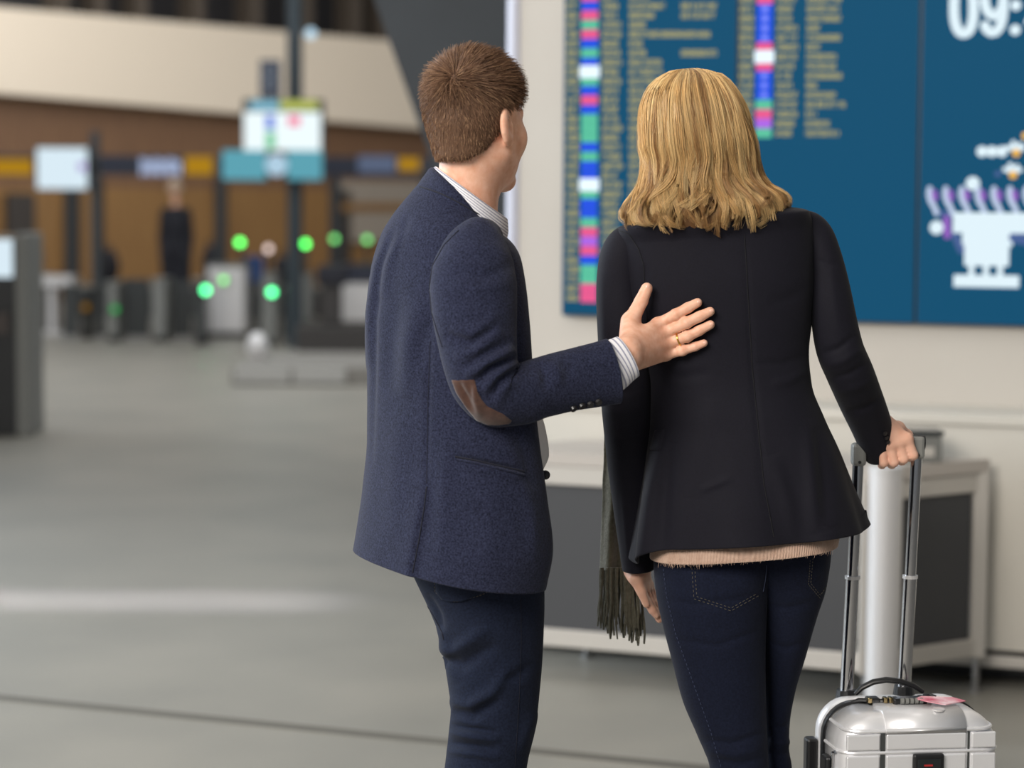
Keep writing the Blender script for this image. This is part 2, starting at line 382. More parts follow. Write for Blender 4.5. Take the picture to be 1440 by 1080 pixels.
# receding end wall: left end nearer than right end
EA, EB = np.array([-9.5, 33.0]), np.array([0.5, 43.0])
def endwall(px, py):
    dd = ray(px, py); u = EB - EA; nn = np.array([u[1], -u[0]]); k = (EA @ nn) / (dd[..., :2] @ nn); return CC + dd * k[..., None]
def endpanel(pts, th, m, name, off=0.0):
    P = np.array([endwall(x, y) for x, y in pts]); u = EB - EA; nn = np.array([u[1], -u[0], 0.0]) / np.linalg.norm(u)
    if nn[1] > 0: nn = -nn
    return Mesh().prism(P + nn * off, -nn * th).build(name, m)
zf = lambda px: float(at_floor(px, 0)[1]) if False else None
def base_row(px):  # pixel row of the floor along the end wall
    lo, hi = 300.0, 900.0
    for _ in range(40):
        mid = (lo + hi) / 2
        if endwall(px, mid)[2] > 0: lo = mid
        else: hi = mid
    return lo
struct(endpanel([(-140, base_row(-140)), (800, base_row(800)), (800, 268), (-140, 262)], 0.3, M_wood, 'wall_back'))
struct(endpanel([(-140, 262), (800, 268), (800, 200), (-140, 122)], 0.3, M_wood2, 'wall_back_upper'))
struct(endpanel([(-140, 123), (800, 201), (800, 82), (-140, 3)], 0.9, M_fascia, 'trim_6', 0.5))
struct(endpanel([(-140, 1), (800, 80), (800, -160), (-140, -160)], 0.3, M_dark, 'wall_gallery', -0.5))
M_gal = mat('gallery_post', srgb(74, 66, 58), 0.6)
gal = thing('gallery_railing', 'row of dim brownish posts in the dark gallery above the pale fascia', 'railing', endwall(200, 10))
for px in (60, 112, 170, 250, 330, 402, 470, 512):
    P = [endwall(px, 60), endwall(px + 16, 60), endwall(px + 16, -120), endwall(px, -120)]
    Mesh().prism(np.array(P), (0.3, -0.3, 0)).build('post', M_gal, gal)
struct(endpanel([(470, 340), (620, 340), (620, 256), (470, 254)], 0.1, mat('pale_panel', srgb(150, 142, 132), .6), 'trim_7', 0.12))
struct(endpanel([(470, 297), (620, 297), (620, 286), (470, 285)], 0.05, M_wood, 'trim_8', 0.16))
# leaning dark column
Yc = 12.0
P = [at(512, -40, Yc), at(605 + 172, 700, Yc), at(605 + 172 + 330, 700, Yc), at(860, -40, Yc)]
P[1][2] = P[2][2] = 0.0
struct(Mesh().prism(np.array(P), (0.25, 1.6, 0)).build('column_leaning', M_slant))

# back doors and dark openings in the wood wall
M_open = mat('dark_opening', srgb(54, 50, 48), 0.6)
for n, (x0, x1, y0) in enumerate(((4, 42, 272), (88, 106, 262), (300, 312, 258), (470, 486, 268))):
    P = [endwall(x0, base_row(x0)), endwall(x1, base_row(x1)), endwall(x1, y0), endwall(x0, y0)]
    struct(Mesh().prism(np.array(P) + (0.1, -0.1, 0), (-0.06, 0.06, 0)).build('door_%d' % (n + 1), M_open))

# overhead sign gantry
Ys = 30.0
gan = thing('overhead_sign', 'long navy overhead sign strip with yellow and white panels across the far end', 'sign', at(280, 246, Ys))
bx(-70, 217, 640, 249, Ys, 0.25, M_navy_sign, 'sign_board', gan)
M_yel = glow('sign_yellow', srgb(178, 132, 20), 0.9); M_whs = glow('sign_white', srgb(176, 190, 222), 0.95); M_greyb = glow('sign_greyblue', srgb(96, 108, 134), 0.8)
for x0, x1, y0, y1, m in ((-40, 46, 223, 246, M_yel), (260, 300, 220, 246, M_yel), (560, 590, 222, 240, M_yel), (504, 556, 219, 243, M_greyb)):
    bx(x0, y0, x1, y1, Ys, -0.03, m, 'sign_panel', gan, t0=-0.002)
for i in range(9):   # blurred white lettering, one mark per letter
    x = 198 + i * 6.4; bx(x, 222 + (i % 3) * 2.2, x + 4.6, 247 - (i % 2) * 3, Ys, -0.03, M_whs, 'sign_letter', gan, t0=-0.002)
for x in (96, 135, 308, 470, 600):
    a_ = at(x, 249, Ys); Mesh().box((a_[0] - .07, Ys + .05, 0), (a_[0] + .07, Ys + .2, a_[2]), None, .01).build('sign_post', M_slant, gan)

def screen(name, label, x0, y0, x1, y1, Y, face, hang=True):
    t = thing(name, label, 'screen', at((x0 + x1) / 2, y1, Y))
    bx(x0 - 2, y0 - 2, x1 + 2, y1 + 2, Y, 0.12, M_black, 'housing', t, .01)
    bx(x0, y0, x1, y1, Y, -0.012, face, 'display_panel', t, t0=-0.002)
    return t
M_s1 = glow('lit_screen', srgb(218, 236, 246), 1.0); M_s2 = glow('lit_screen_teal', srgb(92, 162, 178), 1.0); M_s3 = glow('lit_screen_white', srgb(232, 244, 246), 1.1)
t1 = screen('hanging_screen', 'small white lit screen hanging from a post at far left', 52, 208, 123, 266, 26, M_s1)
bx(111, 229, 121, 240, 26, -0.02, glow('mark_purple', srgb(160, 130, 200), 1.0), 'screen_mark', t1, t0=-0.012)
a_ = at(135, 200, 26.2); Mesh().box((a_[0] - .05, 26.1, 0), (a_[0] + .05, 26.2, a_[2] + .12), None, .01).build('post', M_slant, t1)
bx(123, 230, 140, 238, 26.1, .08, M_slant, 'arm', t1)
# camera dome and clock sign
def ballpx(px, py, Y, r, m, name, parent): return Mesh().ball(at(px, py, Y), r, 16, 10).build(name, m, parent, smooth=True)
Yp = 24.0
pole = thing('screen_pole', 'tall dark pole carrying a lit white screen and two teal screens', 'pole', fl(414, 500, Yp))
a_ = at(412, 200, Yp)
Mesh().tube([[a_[0], Yp + .2, 0], [a_[0], Yp + .2, 4.4]], 0.082, 16).build('shaft', mat('pole_dark', srgb(46, 56, 62), 0.5), pole, smooth=True)
bx(341, 139, 455, 214, Yp, .15, M_black, 'housing', pole, .01)
bx(343, 157, 451, 212, Yp, -.012, M_s3, 'display_panel', pole, t0=-.002)
bx(394, 141, 447, 155, Yp, -.012, glow('strip_lime', srgb(178, 186, 90), 1.0), 'display_strip', pole, t0=-.002)
bx(352, 141, 392, 155, Yp, -.012, glow('strip_sky', srgb(120, 178, 200), 1.0), 'display_strip', pole, t0=-.002)
bx(374, 162, 386, 182, Yp, -.02, glow('mark_blue', srgb(70, 110, 220), 1.0), 'screen_mark', pole, t0=-.012)
bx(374, 185, 387, 210, Yp, -.02, glow('mark_green', srgb(110, 200, 150), 1.0), 'screen_mark', pole, t0=-.012)
bx(406, 163, 422, 177, Yp, -.02, glow('mark_pink', srgb(246, 110, 150), 1.0), 'screen_mark', pole, t0=-.012)
for x0, x1 in ((313, 374), (404, 453)):
    bx(x0 - 1, 210, x1 + 1, 254, Yp, .12, M_black, 'housing', pole, .01); bx(x0, 211, x1, 253, Yp, -.012, M_s2, 'display_panel', pole, t0=-.002)
c_ = at(389, 232, Yp - .02); Mesh().tube([c_, c_ + (0, -.03, 0)], 0.115, 20).build('round_emblem', glow('emblem_white', srgb(176, 206, 226), 1.0), pole)
bx(365, 84, 394, 138, Yp, .1, M_navy_sign, 'number_sign', pole, .01)
c_ = np.array([at(379.5, y, Yp)[2] for y in (92, 112)]); xx = at(379.5, 102, Yp)[0]
n_ = Mesh()
for i in range(2):   # a grey numeral on the sign
    n_.tube([[xx + .07 * math.cos(t), Yp - .008, c_[i] - .05 + .065 * math.sin(t)] for t in np.linspace(0, 6.28, 20)], .018, 6)
n_.build('sign_numeral', glow('numeral_grey', srgb(112, 122, 136), .8), pole)
ballpx(437, 47, Yp, .055, glow('camera_dome_glint', srgb(150, 176, 192), 2.0), 'lamp', pole)  # CCTV dome, not a lamp; its bright glint is put in as glow
Mesh().box(at(437, 47, Yp) + (-.14, .0, .0), at(437, 47, Yp) + (-.03, .05, .03)).build('dome_arm', M_slant, pole)

# security gates
LEDM = {'g': glow('led_green', srgb(84, 240, 100), 6.0), 't': glow('led_mint', srgb(84, 242, 150), 6.0), 'd': glow('led_dim', srgb(120, 220, 120), 2.8), 'k': glow('led_dark', srgb(60, 170, 90), 1.2), 'w': glow('led_pale', srgb(206, 186, 180), 3.0), 'o': glow('led_orange', srgb(150, 108, 30), 0.8), 'v': glow('led_grey', srgb(150, 126, 118), 1.0)}
def gate(x0, x1, ytop, Y, led, label, m=None, col='g'):
    """pedestal between x0 and x1, standing on the floor, with a lit lamp (px, py)"""
    A = at((x0 + x1) / 2, 480, Y); A[2] = 0
    t = thing('gate_pedestal', label, 'gate', A, 'gate pedestals across the hall')
    a_ = at(x0, ytop, Y); b_ = at(x1, ytop, Y); h = a_[2]
    Mesh().box((a_[0], Y, 0.06), (b_[0], Y + .5, h - .03), None, .02).build('body', m or M_steel, t)
    Mesh().box((a_[0] - .01, Y - .01, h - .029), (b_[0] + .01, Y + .51, h), None, .01).build('top_cap', M_grey, t)
    Mesh().box((a_[0] + .01, Y + .02, 0), (b_[0] - .01, Y + .48, .059)).build('plinth', M_black, t)
    if led:
        L_ = at(led[0], led[1], Y - .06)
        if L_[2] > h:
            Mesh().tube([[L_[0], Y + .02, h - .03], [L_[0], Y + .02, L_[2] + .03]], .025, 8).build('lamp_stalk', M_slant, t)
            c0 = np.array([L_[0], Y + .02, L_[2]])
        else: c0 = np.array([L_[0], Y, L_[2]])
        Mesh().tube([c0 + (0, -.03, 0), c0 + (0, -.055, 0)], .040, 16).build('lamp_disc', LEDM[col], t)
        Mesh().tube([c0 + (0, -.04, 0), c0 + (0, .02, 0)], .05, 16).build('lamp_ring', M_black, t)
    return t
gate(150, 164, 396, 25, (161, 435), 'slim gate pedestal with dim green lamp left of the dark standing figure', M_grey, 'k')
gate(213, 233, 392, 25, None, 'slim grey gate pedestal without lamp in front of the dark standing figure', M_grey)
gate(272, 289, 392, 24.5, (289, 408), 'dark gate pedestal with bright mint lamp left of the widest pedestal', M_glass, 't')
gate(291, 344, 372, 26, (314, 394), 'widest pale gate pedestal with a dim green lamp on its face', M_post, 'd')
gate(330, 344, 380, 27.6, (337, 341), 'gate pedestal with green lamp on stalk left of the pinkish lamp', M_grey, 'g')
gate(368, 388, 385, 24.5, (382, 411), 'gate pedestal with bright mint lamp right of the blue panel', M_grey, 't')
gate(372, 384, 392, 28, (377, 350), 'gate pedestal with pinkish white lamp on a stalk', M_grey, 'w')
gate(421, 437, 385, 27, (429, 343), 'gate pedestal with green lamp right behind the screen pole', M_grey, 'g')
gate(462, 478, 385, 29, (470, 336), 'gate pedestal with pale green lamp right of the pole', M_grey, 'd')
gate(508, 526, 385, 29.5, (516, 337), 'gate pedestal with pale green lamp beside the navy shoulder', M_grey, 'd')
gate(113, 126, 402, 25.5, (120, 432), 'slim gate pedestal with dim orange lamp at far left', M_glass, 'o')
gate(48, 62, 385, 27.4, (55, 361), 'gate pedestal with dull grey lamp on stalk beside the kiosk', M_grey, 'v')
# glass barriers between the pedestals
for n, (x0, x1, y0, y1, lb) in enumerate(((80, 112, 400, 478, 'dark glass barrier between the orange and the grey lamps'), (127, 149, 396, 478, 'dark glass barrier left of the dim green lamp'), (166, 212, 392, 478, 'wide dark glass barrier right of the dim green lamp'), (234, 271, 395, 478, 'dark glass barrier below the standing figure'), (346, 366, 400, 478, 'dark glass barrier right of the widest pedestal'), (390, 412, 405, 478, 'dark glass barrier beside the screen pole'))):
    Y = 25.3; A = at((x0 + x1) / 2, y1, Y); A[2] = 0
    t = thing('glass_barrier', lb, 'barrier', A, 'glass barriers between the gate pedestals')
    a_ = at(x0 + 7.5, y0, Y); b_ = at(x1 - 1, y1, Y)
    Mesh().box((a_[0], Y, .05), (b_[0], Y + .02, a_[2]), None, .004).build('glass_panel', M_glass, t)
    Mesh().box((a_[0] - .01, Y - .02, 0), (b_[0] + .01, Y + .04, .049)).build('floor_rail', M_steel, t)
# white counter at far left
A = at(72, 480, 26.5); A[2] = 0
t = thing('check_counter', 'pale low counter frame at far left behind the kiosk', 'counter', A)
bx(44, 388, 102, 404, 26.5, .5, M_post, 'counter_top', t, .01)
for x in (45, 66, 92): 
    a_ = at(x, 404, 26.5); b_ = at(x + 9, 404, 26.5); Mesh().box((a_[0], 26.55, 0), (b_[0], 26.9, a_[2])).build('leg', M_post, t)
bx(42, 466, 104, 482, 26.3, .2, M_post, 'kick_panel', t)
# blue panel, dark bags, long counter behind the gates
Yk = 30.5
A = at(250, 420, Yk); A[2] = 0
kc = thing('desk_counter', 'long dark desk standing behind the row of gates', 'desk', A)
a_ = at(100, 402, Yk); b_ = at(620, 402, Yk)
Mesh().box((a_[0], Yk, a_[2] - .05), (b_[0], Yk + .6, a_[2]), None, .01).build('desk_top', M_grey, kc)
Mesh().box((a_[0] + .05, Yk + .05, 0), (b_[0] - .05, Yk + .55, a_[2] - .051)).build('desk_body', M_open, kc)
M_bag = mat('bag_dark', srgb(34, 34, 42), .8); M_blue = mat('panel_blue', srgb(30, 70, 128), .5)
for px, py, lb, rr in ((152, 366, 'dark rounded bag standing on the desk at left', .16), (297, 356, 'dark rounded bag on the desk behind the mint lamp', .13), (398, 372, 'dark rounded bag on the desk beside the pole', .13)):
    c_ = at(px, py, Yk + .3); t = thing('bag', lb, 'bag', (c_[0], Yk + .3, a_[2]), 'dark bags on the far desk')
    hh = (c_[2] + rr - a_[2]) / 2
    Mesh().ball((c_[0], Yk + .3, a_[2] + hh), (rr, .13, hh), 16, 10).build('body', M_bag, t, smooth=True)
    Mesh().tube([[c_[0] + rr * .5 * math.cos(u), Yk + .3, a_[2] + 2 * hh - .02 + .07 * math.sin(u)] for u in np.linspace(0, math.pi, 9)], .012, 6).build('handle', M_black, t)
t = thing('blue_monitor', 'blue panel standing on the desk below the pinkish lamp', 'monitor', at(358, 400, Yk + .2) * (1, 1, 0) + (0, 0, a_[2]))
c_ = at(358, 360, Yk + .2); Mesh().box((c_[0] - .12, Yk + .18, a_[2] + .06), (c_[0] + .12, Yk + .24, c_[2]), None, .01).build('panel', M_blue, t)
Mesh().box((c_[0] - .08, Yk + .12, a_[2]), (c_[0] + .08, Yk + .32, a_[2] + .059), None, .005).build('stand', M_black, t)
t = thing('navy_booth', 'dark navy band topped white booth beside the navy shoulder', 'booth', fl(520, 470, 28))
bx(462, 372, 620, 398, 28, .8, M_navy_sign, 'upper_band', t); bx(474, 398, 610, 452, 28.02, .76, M_post, 'body', t)
a_ = at(474, 452, 28); b_ = at(610, 452, 28); Mesh().box((a_[0], 28.03, 0), (b_[0], 28.7, a_[2])).build('foot', M_open, t)
# equipment block under the pole and the platform before it
t = thing('pole_plinth', 'dark brown block standing under the screen pole', 'plinth', fl(462, 505, 22.6))
a_ = at(416, 458, 22.6); b_ = at(545, 458, 22.6)
Mesh().box((a_[0], 22.6, 0), (b_[0], 23.6, a_[2]), None, .02).build('block', M_open, t)
Mesh().box((a_[0] + .24, 22.7, a_[2]), (a_[0] + .44, 22.9, a_[2] + .56), None, .02).build('stand', M_open, t)
Mesh().box((a_[0] + .20, 22.66, a_[2] + .40), (a_[0] + .50, 22.94, a_[2] + .60), None, .03).build('head', M_bag, t)
M_pl = mat('platform_pale', srgb(178, 176, 172), .5); M_pl2 = mat('platform_edge', srgb(136, 132, 126), .6)
t = thing('low_platform', 'low pale platform in the open floor before the gates', 'platform', fl(420, 540, 19.5))
a_ = at(326, 552, 19.3); b_ = at(640, 552, 19.3)
Mesh().box((a_[0], 19.3, 0), (b_[0], 21.2, .16), None, .01).build('deck', M_pl2, t)
for x0, x1 in ((330, 408), (412, 486)):
    p_ = at(x0, 520, 19.29); q_ = at(x1, 545, 19.29); Mesh().box((p_[0], 19.25, .02), (q_[0], 19.298, .145), None, .004).build('front_panel', M_pl, t)
Mesh().ball(at(362, 483, 20.2) * (1, 1, 0) + (0, 0, .26), (.10, .10, .14), 14, 9).build('white_cap', M_post, t, smooth=True)
# kiosk cut by the left frame edge
Yq = 14.9
t = thing('self_service_kiosk', 'dark self service kiosk with grey side panel cut by the left edge', 'kiosk', fl(10, 615, Yq))
a_ = at(20, 328, Yq); b_ = at(38, 328, Yq); c_ = at(-90, 328, Yq)
Mesh().box((a_[0], Yq, 0.0), (b_[0], Yq + .5, a_[2]), None, .015).build('side_panel', M_grey, t)
Mesh().box((c_[0], Yq + .06, 0.0), (a_[0] - .001, Yq + .5, a_[2] - .05), None, .01).build('body', M_black, t)
bx(-80, 336, 17, 390, Yq + .04, .03, M_s1, 'display_panel', t); bx(-80, 328, 18, 335, Yq + .03, .05, mat('kiosk_brow', srgb(170, 152, 132), .5), 'brow', t)
bx(-60, 440, 12, 470, Yq + .03, .04, mat('kiosk_shelf', srgb(70, 60, 56), .5), 'shelf', t)
# ------------------------------------------------------------------ cloth and body tools
def hermite(ts, vs, t):
    ts = np.asarray(ts, float); vs = np.asarray(vs, float); t = np.asarray(t, float)
    dlt = np.diff(vs) / np.diff(ts); m = np.empty_like(vs); m[0], m[-1] = dlt[0], dlt[-1]
    m[1:-1] = np.where(dlt[:-1] * dlt[1:] > 0, 2 * dlt[:-1] * dlt[1:] / (dlt[:-1] + dlt[1:] + 1e-12 * np.sign(dlt[:-1] + dlt[1:] + 1e-12)), 0)
    i = np.clip(np.searchsorted(ts, t, 'right') - 1, 0, len(ts) - 2); h = ts[i + 1] - ts[i]; s = (t - ts[i]) / h
    return (2 * s**3 - 3 * s**2 + 1) * vs[i] + (s**3 - 2 * s**2 + s) * h * m[i] + (-2 * s**3 + 3 * s**2) * vs[i + 1] + (s**3 - s**2) * h * m[i + 1]
def fbm(P, sc, seed=0):
    """cheap smooth pseudo noise from summed sines, range about -1..1"""
    r = np.random.default_rng(seed); out = np.zeros(P.shape[:-1])
    for k in range(6):
        d = r.normal(size=3); d /= np.linalg.norm(d); out += np.sin(P @ d * sc * (0.6 + 0.9 * r.random()) + r.random() * 6.28)
    return out / 6
class Grid:
    """a tube of cloth: rows x columns of points, closed around"""
    def __init__(s, P, closed=True): s.P = P; s.closed = closed
    def normals(s):
        P = s.P
        du = (np.roll(P, -1, 1) - np.roll(P, 1, 1)) if s.closed else np.gradient(P, axis=1)
        dv = np.gradient(P, axis=0); n = np.cross(du, dv); n /= np.linalg.norm(n, axis=2)[..., None] + 1e-12
        if s.closed:
            c = P.mean(1, keepdims=True)
            if ((P - c) * n).sum() < 0: n = -n
        return n
    def push(s, a): s.P = s.P + s.normals() * a[..., None]; return s
    def fold(s, line, amp, wpx, taper=True, step=False, back=False):
        """ridge (amp > 0) or groove along a pixel polyline on the side that faces the viewer"""
        n = s.normals(); v = s.P - CC; front = ((n * v).sum(2) < 0.03) if not back else True
        X, Y = proj(s.P); L = np.array(line, float); best = np.full(X.shape, 1e9); par = np.zeros(X.shape); side = np.zeros(X.shape)
        seg = np.linalg.norm(np.diff(L, axis=0), axis=1); cum = np.concatenate([[0], np.cumsum(seg)]); tot = cum[-1]
        for i in range(len(L) - 1):
            d = L[i + 1] - L[i]; t = np.clip(((X - L[i][0]) * d[0] + (Y - L[i][1]) * d[1]) / (d @ d), 0, 1)
            dx = X - L[i][0] - t * d[0]; dy = Y - L[i][1] - t * d[1]; dist = np.hypot(dx, dy); q = dist < best
            best = np.where(q, dist, best); par = np.where(q, (cum[i] + t * seg[i]) / tot, par); side = np.where(q, np.sign(dx * d[1] - dy * d[0]), side)
        g = np.exp(-(best / wpx) ** 2)
        if step: g = np.where(side > 0, np.exp(-(best / wpx) ** 2), 0)
        if taper: g = g * np.clip(np.sin(np.pi * np.clip(par, 0, 1)), 0, 1) ** 0.6
        s.P = s.P + n * (np.where(front, g, 0) * amp)[..., None]; return s
    def lip(s, end=-1, depth=0.02, inset=0.004):
        """turn the edge of the cloth inwards so that the hem has thickness"""
        P = s.P; e = P[end]; c = e.mean(0); nrm_ = e - c; nrm_ /= np.linalg.norm(nrm_, axis=1)[:, None] + 1e-12
        prev = P[end - 3] if end == -1 else P[end + 3]; up = (prev.mean(0) - c); up /= np.linalg.norm(up) + 1e-12
        rows = [e - nrm_ * inset * 0.5 - up * 0.0008, e - nrm_ * inset + up * 0.001, e - nrm_ * (inset + .002) + up * depth]
        s.P = np.concatenate([P, np.array(rows)]) if end == -1 else np.concatenate([np.array(rows[::-1]), P]); return s
    def build(s, name, m, parent, **k):
        R, N, _ = s.P.shape; idx = np.arange(R * N).reshape(R, N)
        if s.closed: a = idx[:-1]; b = np.roll(idx, -1, 1)[:-1]; c = np.roll(idx, -1, 1)[1:]; d = idx[1:]
        else: a = idx[:-1, :-1]; b = idx[:-1, 1:]; c = idx[1:, 1:]; d = idx[1:, :-1]
        f = np.stack([a, b, c, d], -1).reshape(-1, 4)
        n = s.normals(); fn = np.cross(s.P[0, 1] - s.P[0, 0], s.P[1, 0] - s.P[0, 0])
        if fn @ n[0, 0] < 0: f = f[:, ::-1]
        uv = np.stack(np.meshgrid(np.linspace(0, 1, N), np.linspace(0, 1, R)), -1).reshape(-1, 2)
        s.obj = mk(name, s.P, f, m, parent, True, uv=uv, **k); return s.obj
def section(n, phi, ratio, ex, front=1.0):
    th = np.linspace(0, 2 * math.pi, n, endpoint=False); c, q = np.cos(th), np.sin(th)
    x = np.sign(c) * np.abs(c) ** (2 / ex); y = ratio * np.sign(q) * np.abs(q) ** (2 / ex)
    y = np.where(y > 0, y * front, y)
    X = x * math.cos(phi) + y * math.sin(phi); Y = -x * math.sin(phi) + y * math.cos(phi)
    sc = (X.max() - X.min()) / 2; X0 = (X.max() + X.min()) / 2
    return np.stack([(X - X0) / sc, (Y - (Y.max() + Y.min()) / 2) / sc], 1)
def torso(rows, R, N, phi=0.0, ratio=0.6, ex=2.3):
    """rows: (xl, yl, xr, yr, depth[, ratio[, tilt]]) silhouette extents in photo pixels and the depth of the middle"""
    A = np.array([list(r) + [ratio, 0.0][len(r) - 5:] if len(r) < 7 else list(r) for r in rows], float)
    t = np.concatenate([[0], np.cumsum(np.hypot(np.diff((A[:, 0] + A[:, 2]) / 2), np.diff((A[:, 1] + A[:, 3]) / 2)) + 1e-3)])
    tt = np.linspace(0, t[-1], R); C = np.stack([hermite(t, A[:, k], tt) for k in range(A.shape[1])], 1)
    P = np.zeros((R, N, 3))
    for i in range(R):
        xl, yl, xr, yr, Y, ra, ti = C[i]; L = at(xl, yl, Y); Rr = at(xr, yr, Y); mid = (L + Rr) / 2; h = (Rr - L) / 2
        q = section(N, phi, ra, ex); P[i] = mid + q[:, :1] * h + q[:, 1:] * np.linalg.norm(h) * np.array([0, 1.0, ti])
    g = Grid(P); g.ypx = tt; g.C = C; return g
def sleeve(path, R, N, ratio=1.0):
    """path: (px, py, depth, width in pixels)"""
    A = np.array(path, float); c = np.array([at(*p[:3]) for p in A]); w = A[:, 3] * np.linalg.norm(c - CC, axis=1) / F / 2
    t = np.concatenate([[0], np.cumsum(np.linalg.norm(np.diff(c, axis=0), axis=1))]); tt = np.linspace(0, t[-1], R)
    C = np.stack([hermite(t, c[:, k], tt) for k in range(3)], 1)
    ker = np.ones(7) / 7
    for k in range(3): C[:, k] = np.convolve(np.pad(C[:, k], 3, mode='reflect', reflect_type='odd'), ker, 'valid')
    ratio = hermite(t, A[:, 4], tt)[:, None, None] if A.shape[1] > 4 else ratio
    Wd = hermite(t, w, tt); T = np.gradient(C, axis=0); T /= np.linalg.norm(T, axis=1)[:, None]
    V = C - CC; V /= np.linalg.norm(V, axis=1)[:, None]
    a = np.cross(T, V); a /= np.linalg.norm(a, axis=1)[:, None]; b = np.cross(a, T)
    th = np.linspace(0, 2 * math.pi, N, endpoint=False)
    P = C[:, None] + Wd[:, None, None] * (np.cos(th)[None, :, None] * a[:, None] + ratio * np.sin(th)[None, :, None] * b[:, None])
    g = Grid(P); g.C = C; g.t = tt; g.W = Wd; return g
def bvh(*objs):
    v = []; f = []; n = 0
    for o in objs:
        b = base_of(o); me = o.data; co = np.empty(len(me.vertices) * 3); me.vertices.foreach_get('co', co); co = co.reshape(-1, 3) + b
        v += [Vector(x) for x in co]; f += [[i + n for i in p.vertices] for p in me.polygons]; n += len(co)
    return BVHTree.FromPolygons(v, f)
def drape(T, pts, off=0.001):
    """points where the sight lines through these photo pixels meet the cloth, lifted off it"""
    out = []; nn = []
    for x, y in pts:
        d = ray(x, y); d = d / np.linalg.norm(d); loc, nr, i, dist = T.ray_cast(Vector(CC), Vector(d))
        if loc is None:
            loc, nr, i, dist = T.find_nearest(Vector(CC + d * 4.0 / d[1]))
        nr = np.array(nr); nr = -nr if nr @ d > 0 else nr
        out.append(np.array(loc) + nr * off); nn.append(nr)
    return np.array(out), np.array(nn)
def dense(line, n):
    L = np.array(line, float); s = np.concatenate([[0], np.cumsum(np.linalg.norm(np.diff(L, axis=0), axis=1))]); t = np.linspace(0, s[-1], n)
    return np.stack([np.interp(t, s, L[:, k]) for k in range(2)], 1)
def thread(T, line, name, m, parent, r=0.0009, off=0.0006, n=None, dash=False):
    n = n or max(6, int(np.linalg.norm(np.diff(np.array(line, float), axis=0), axis=1).sum() / 3))
    P, _ = drape(T, dense(line, n), off); q = Mesh()
    if dash:
        for i in range(0, len(P) - 1, 2): q.tube(P[i:i + 2], r, 5)
    else: q.tube(P, r, 6)
    return q.build(name, m, parent, smooth=True)
def patch(T, left, right, nu, nv, name, m, parent, off=0.002, thick=0.003, **k):
    """a piece of cloth lying on another, between two pixel polylines"""
    A, B = dense(left, nv), dense(right, nv); px = np.array([a + (b - a) * u for a, b in zip(A, B) for u in np.linspace(0, 1, nu)])
    P, n = drape(T, px, off); P = P.reshape(nv, nu, 3); n = n.reshape(nv, nu, 3)
    edge = np.zeros((nv, nu)); edge[[0, -1]] = 1; edge[:, [0, -1]] = 1
    top = P - n * (edge * (off + 0.0012))[..., None]
    idx = np.arange(nv * nu).reshape(nv, nu); f = np.stack([idx[:-1, :-1], idx[:-1, 1:], idx[1:, 1:], idx[1:, :-1]], -1).reshape(-1, 4)
    uv = np.stack(np.meshgrid(np.linspace(0, 1, nu), np.linspace(0, 1, nv)), -1).reshape(-1, 2)
    return mk(name, top, f, m, parent, True, uv=uv, fix=False, **k)

# implicit surfaces for skin
def s_cone(P, a, b, ra, rb):
    a = np.asarray(a, float); b = np.asarray(b, float); ba = b - a; t = np.clip((P - a) @ ba / (ba @ ba + 1e-12), 0, 1)
    return np.linalg.norm(P - a - t[..., None] * ba, axis=-1) - (ra + (rb - ra) * t)
def s_ell(P, c, r, M=None):
    q = P - np.asarray(c, float)
    if M is not None: q = q @ np.asarray(M).T
    r = np.asarray(r, float); k0 = np.linalg.norm(q / r, axis=-1); k1 = np.linalg.norm(q / (r * r), axis=-1) + 1e-9
    return k0 * (k0 - 1) / k1
def smin(a, b, k):
    h = np.clip(0.5 + 0.5 * (b - a) / k, 0, 1); return b + (a - b) * h - k * h * (1 - h)
def smax(a, b, k): return -smin(-a, -b, k)
def surface(fn, lo, hi, h):
    lo = np.array(lo, float); n = np.ceil((np.array(hi) - lo) / h).astype(int) + 1
    ax = [lo[k] + h * np.arange(n[k]) for k in range(3)]; G = np.stack(np.meshgrid(*ax, indexing='ij'), -1)
    V = fn(G.reshape(-1, 3)).reshape(n); I = V < 0
    c = np.zeros(n - 1, int); acc = np.zeros(tuple(n - 1) + (3,)); cnt = np.zeros(n - 1)
    sl = lambda o: tuple(slice(o[k], n[k] - 1 + o[k]) for k in range(3))
    offs = [(i, j, k) for i in (0, 1) for j in (0, 1) for k in (0, 1)]
    for o in offs: c += I[sl(o)]
    for o in offs:
        for k in range(3):
            if o[k] == 0:
                o2 = list(o); o2[k] = 1; o2 = tuple(o2); va, vb = V[sl(o)], V[sl(o2)]; x = (va < 0) != (vb < 0)
                t = np.where(x, va / (va - vb + 1e-20), 0); pa = G[sl(o)]; pb = G[sl(o2)]
                acc += np.where(x[..., None], pa + t[..., None] * (pb - pa), 0); cnt += x
    act = (c > 0) & (c < 8); idx = np.full(act.shape, -1); idx[act] = np.arange(act.sum()); verts = acc[act] / cnt[act][:, None]
    faces = []
    for k in range(3):
        a, b = [q for q in range(3) if q != k]
        s0 = [slice(1, n[q] - 1) for q in range(3)]; s0[k] = slice(0, n[k] - 1); s1 = list(s0); s1[k] = slice(1, n[k])
        x = I[tuple(s0)] != I[tuple(s1)]; pos = np.argwhere(x); pos[:, a] += 1; pos[:, b] += 1
        ins = I[tuple(pos.T)]
        def cel(da, db):
            q = pos.copy(); q[:, a] -= da; q[:, b] -= db; return idx[tuple(q.T)]
        quad = np.stack([cel(1, 1), cel(0, 1), cel(0, 0), cel(1, 0)], 1)
        flip = ins if k != 1 else ~ins
        quad = np.where(flip[:, None], quad, quad[:, ::-1]); faces.append(quad)
    return verts, np.concatenate(faces)
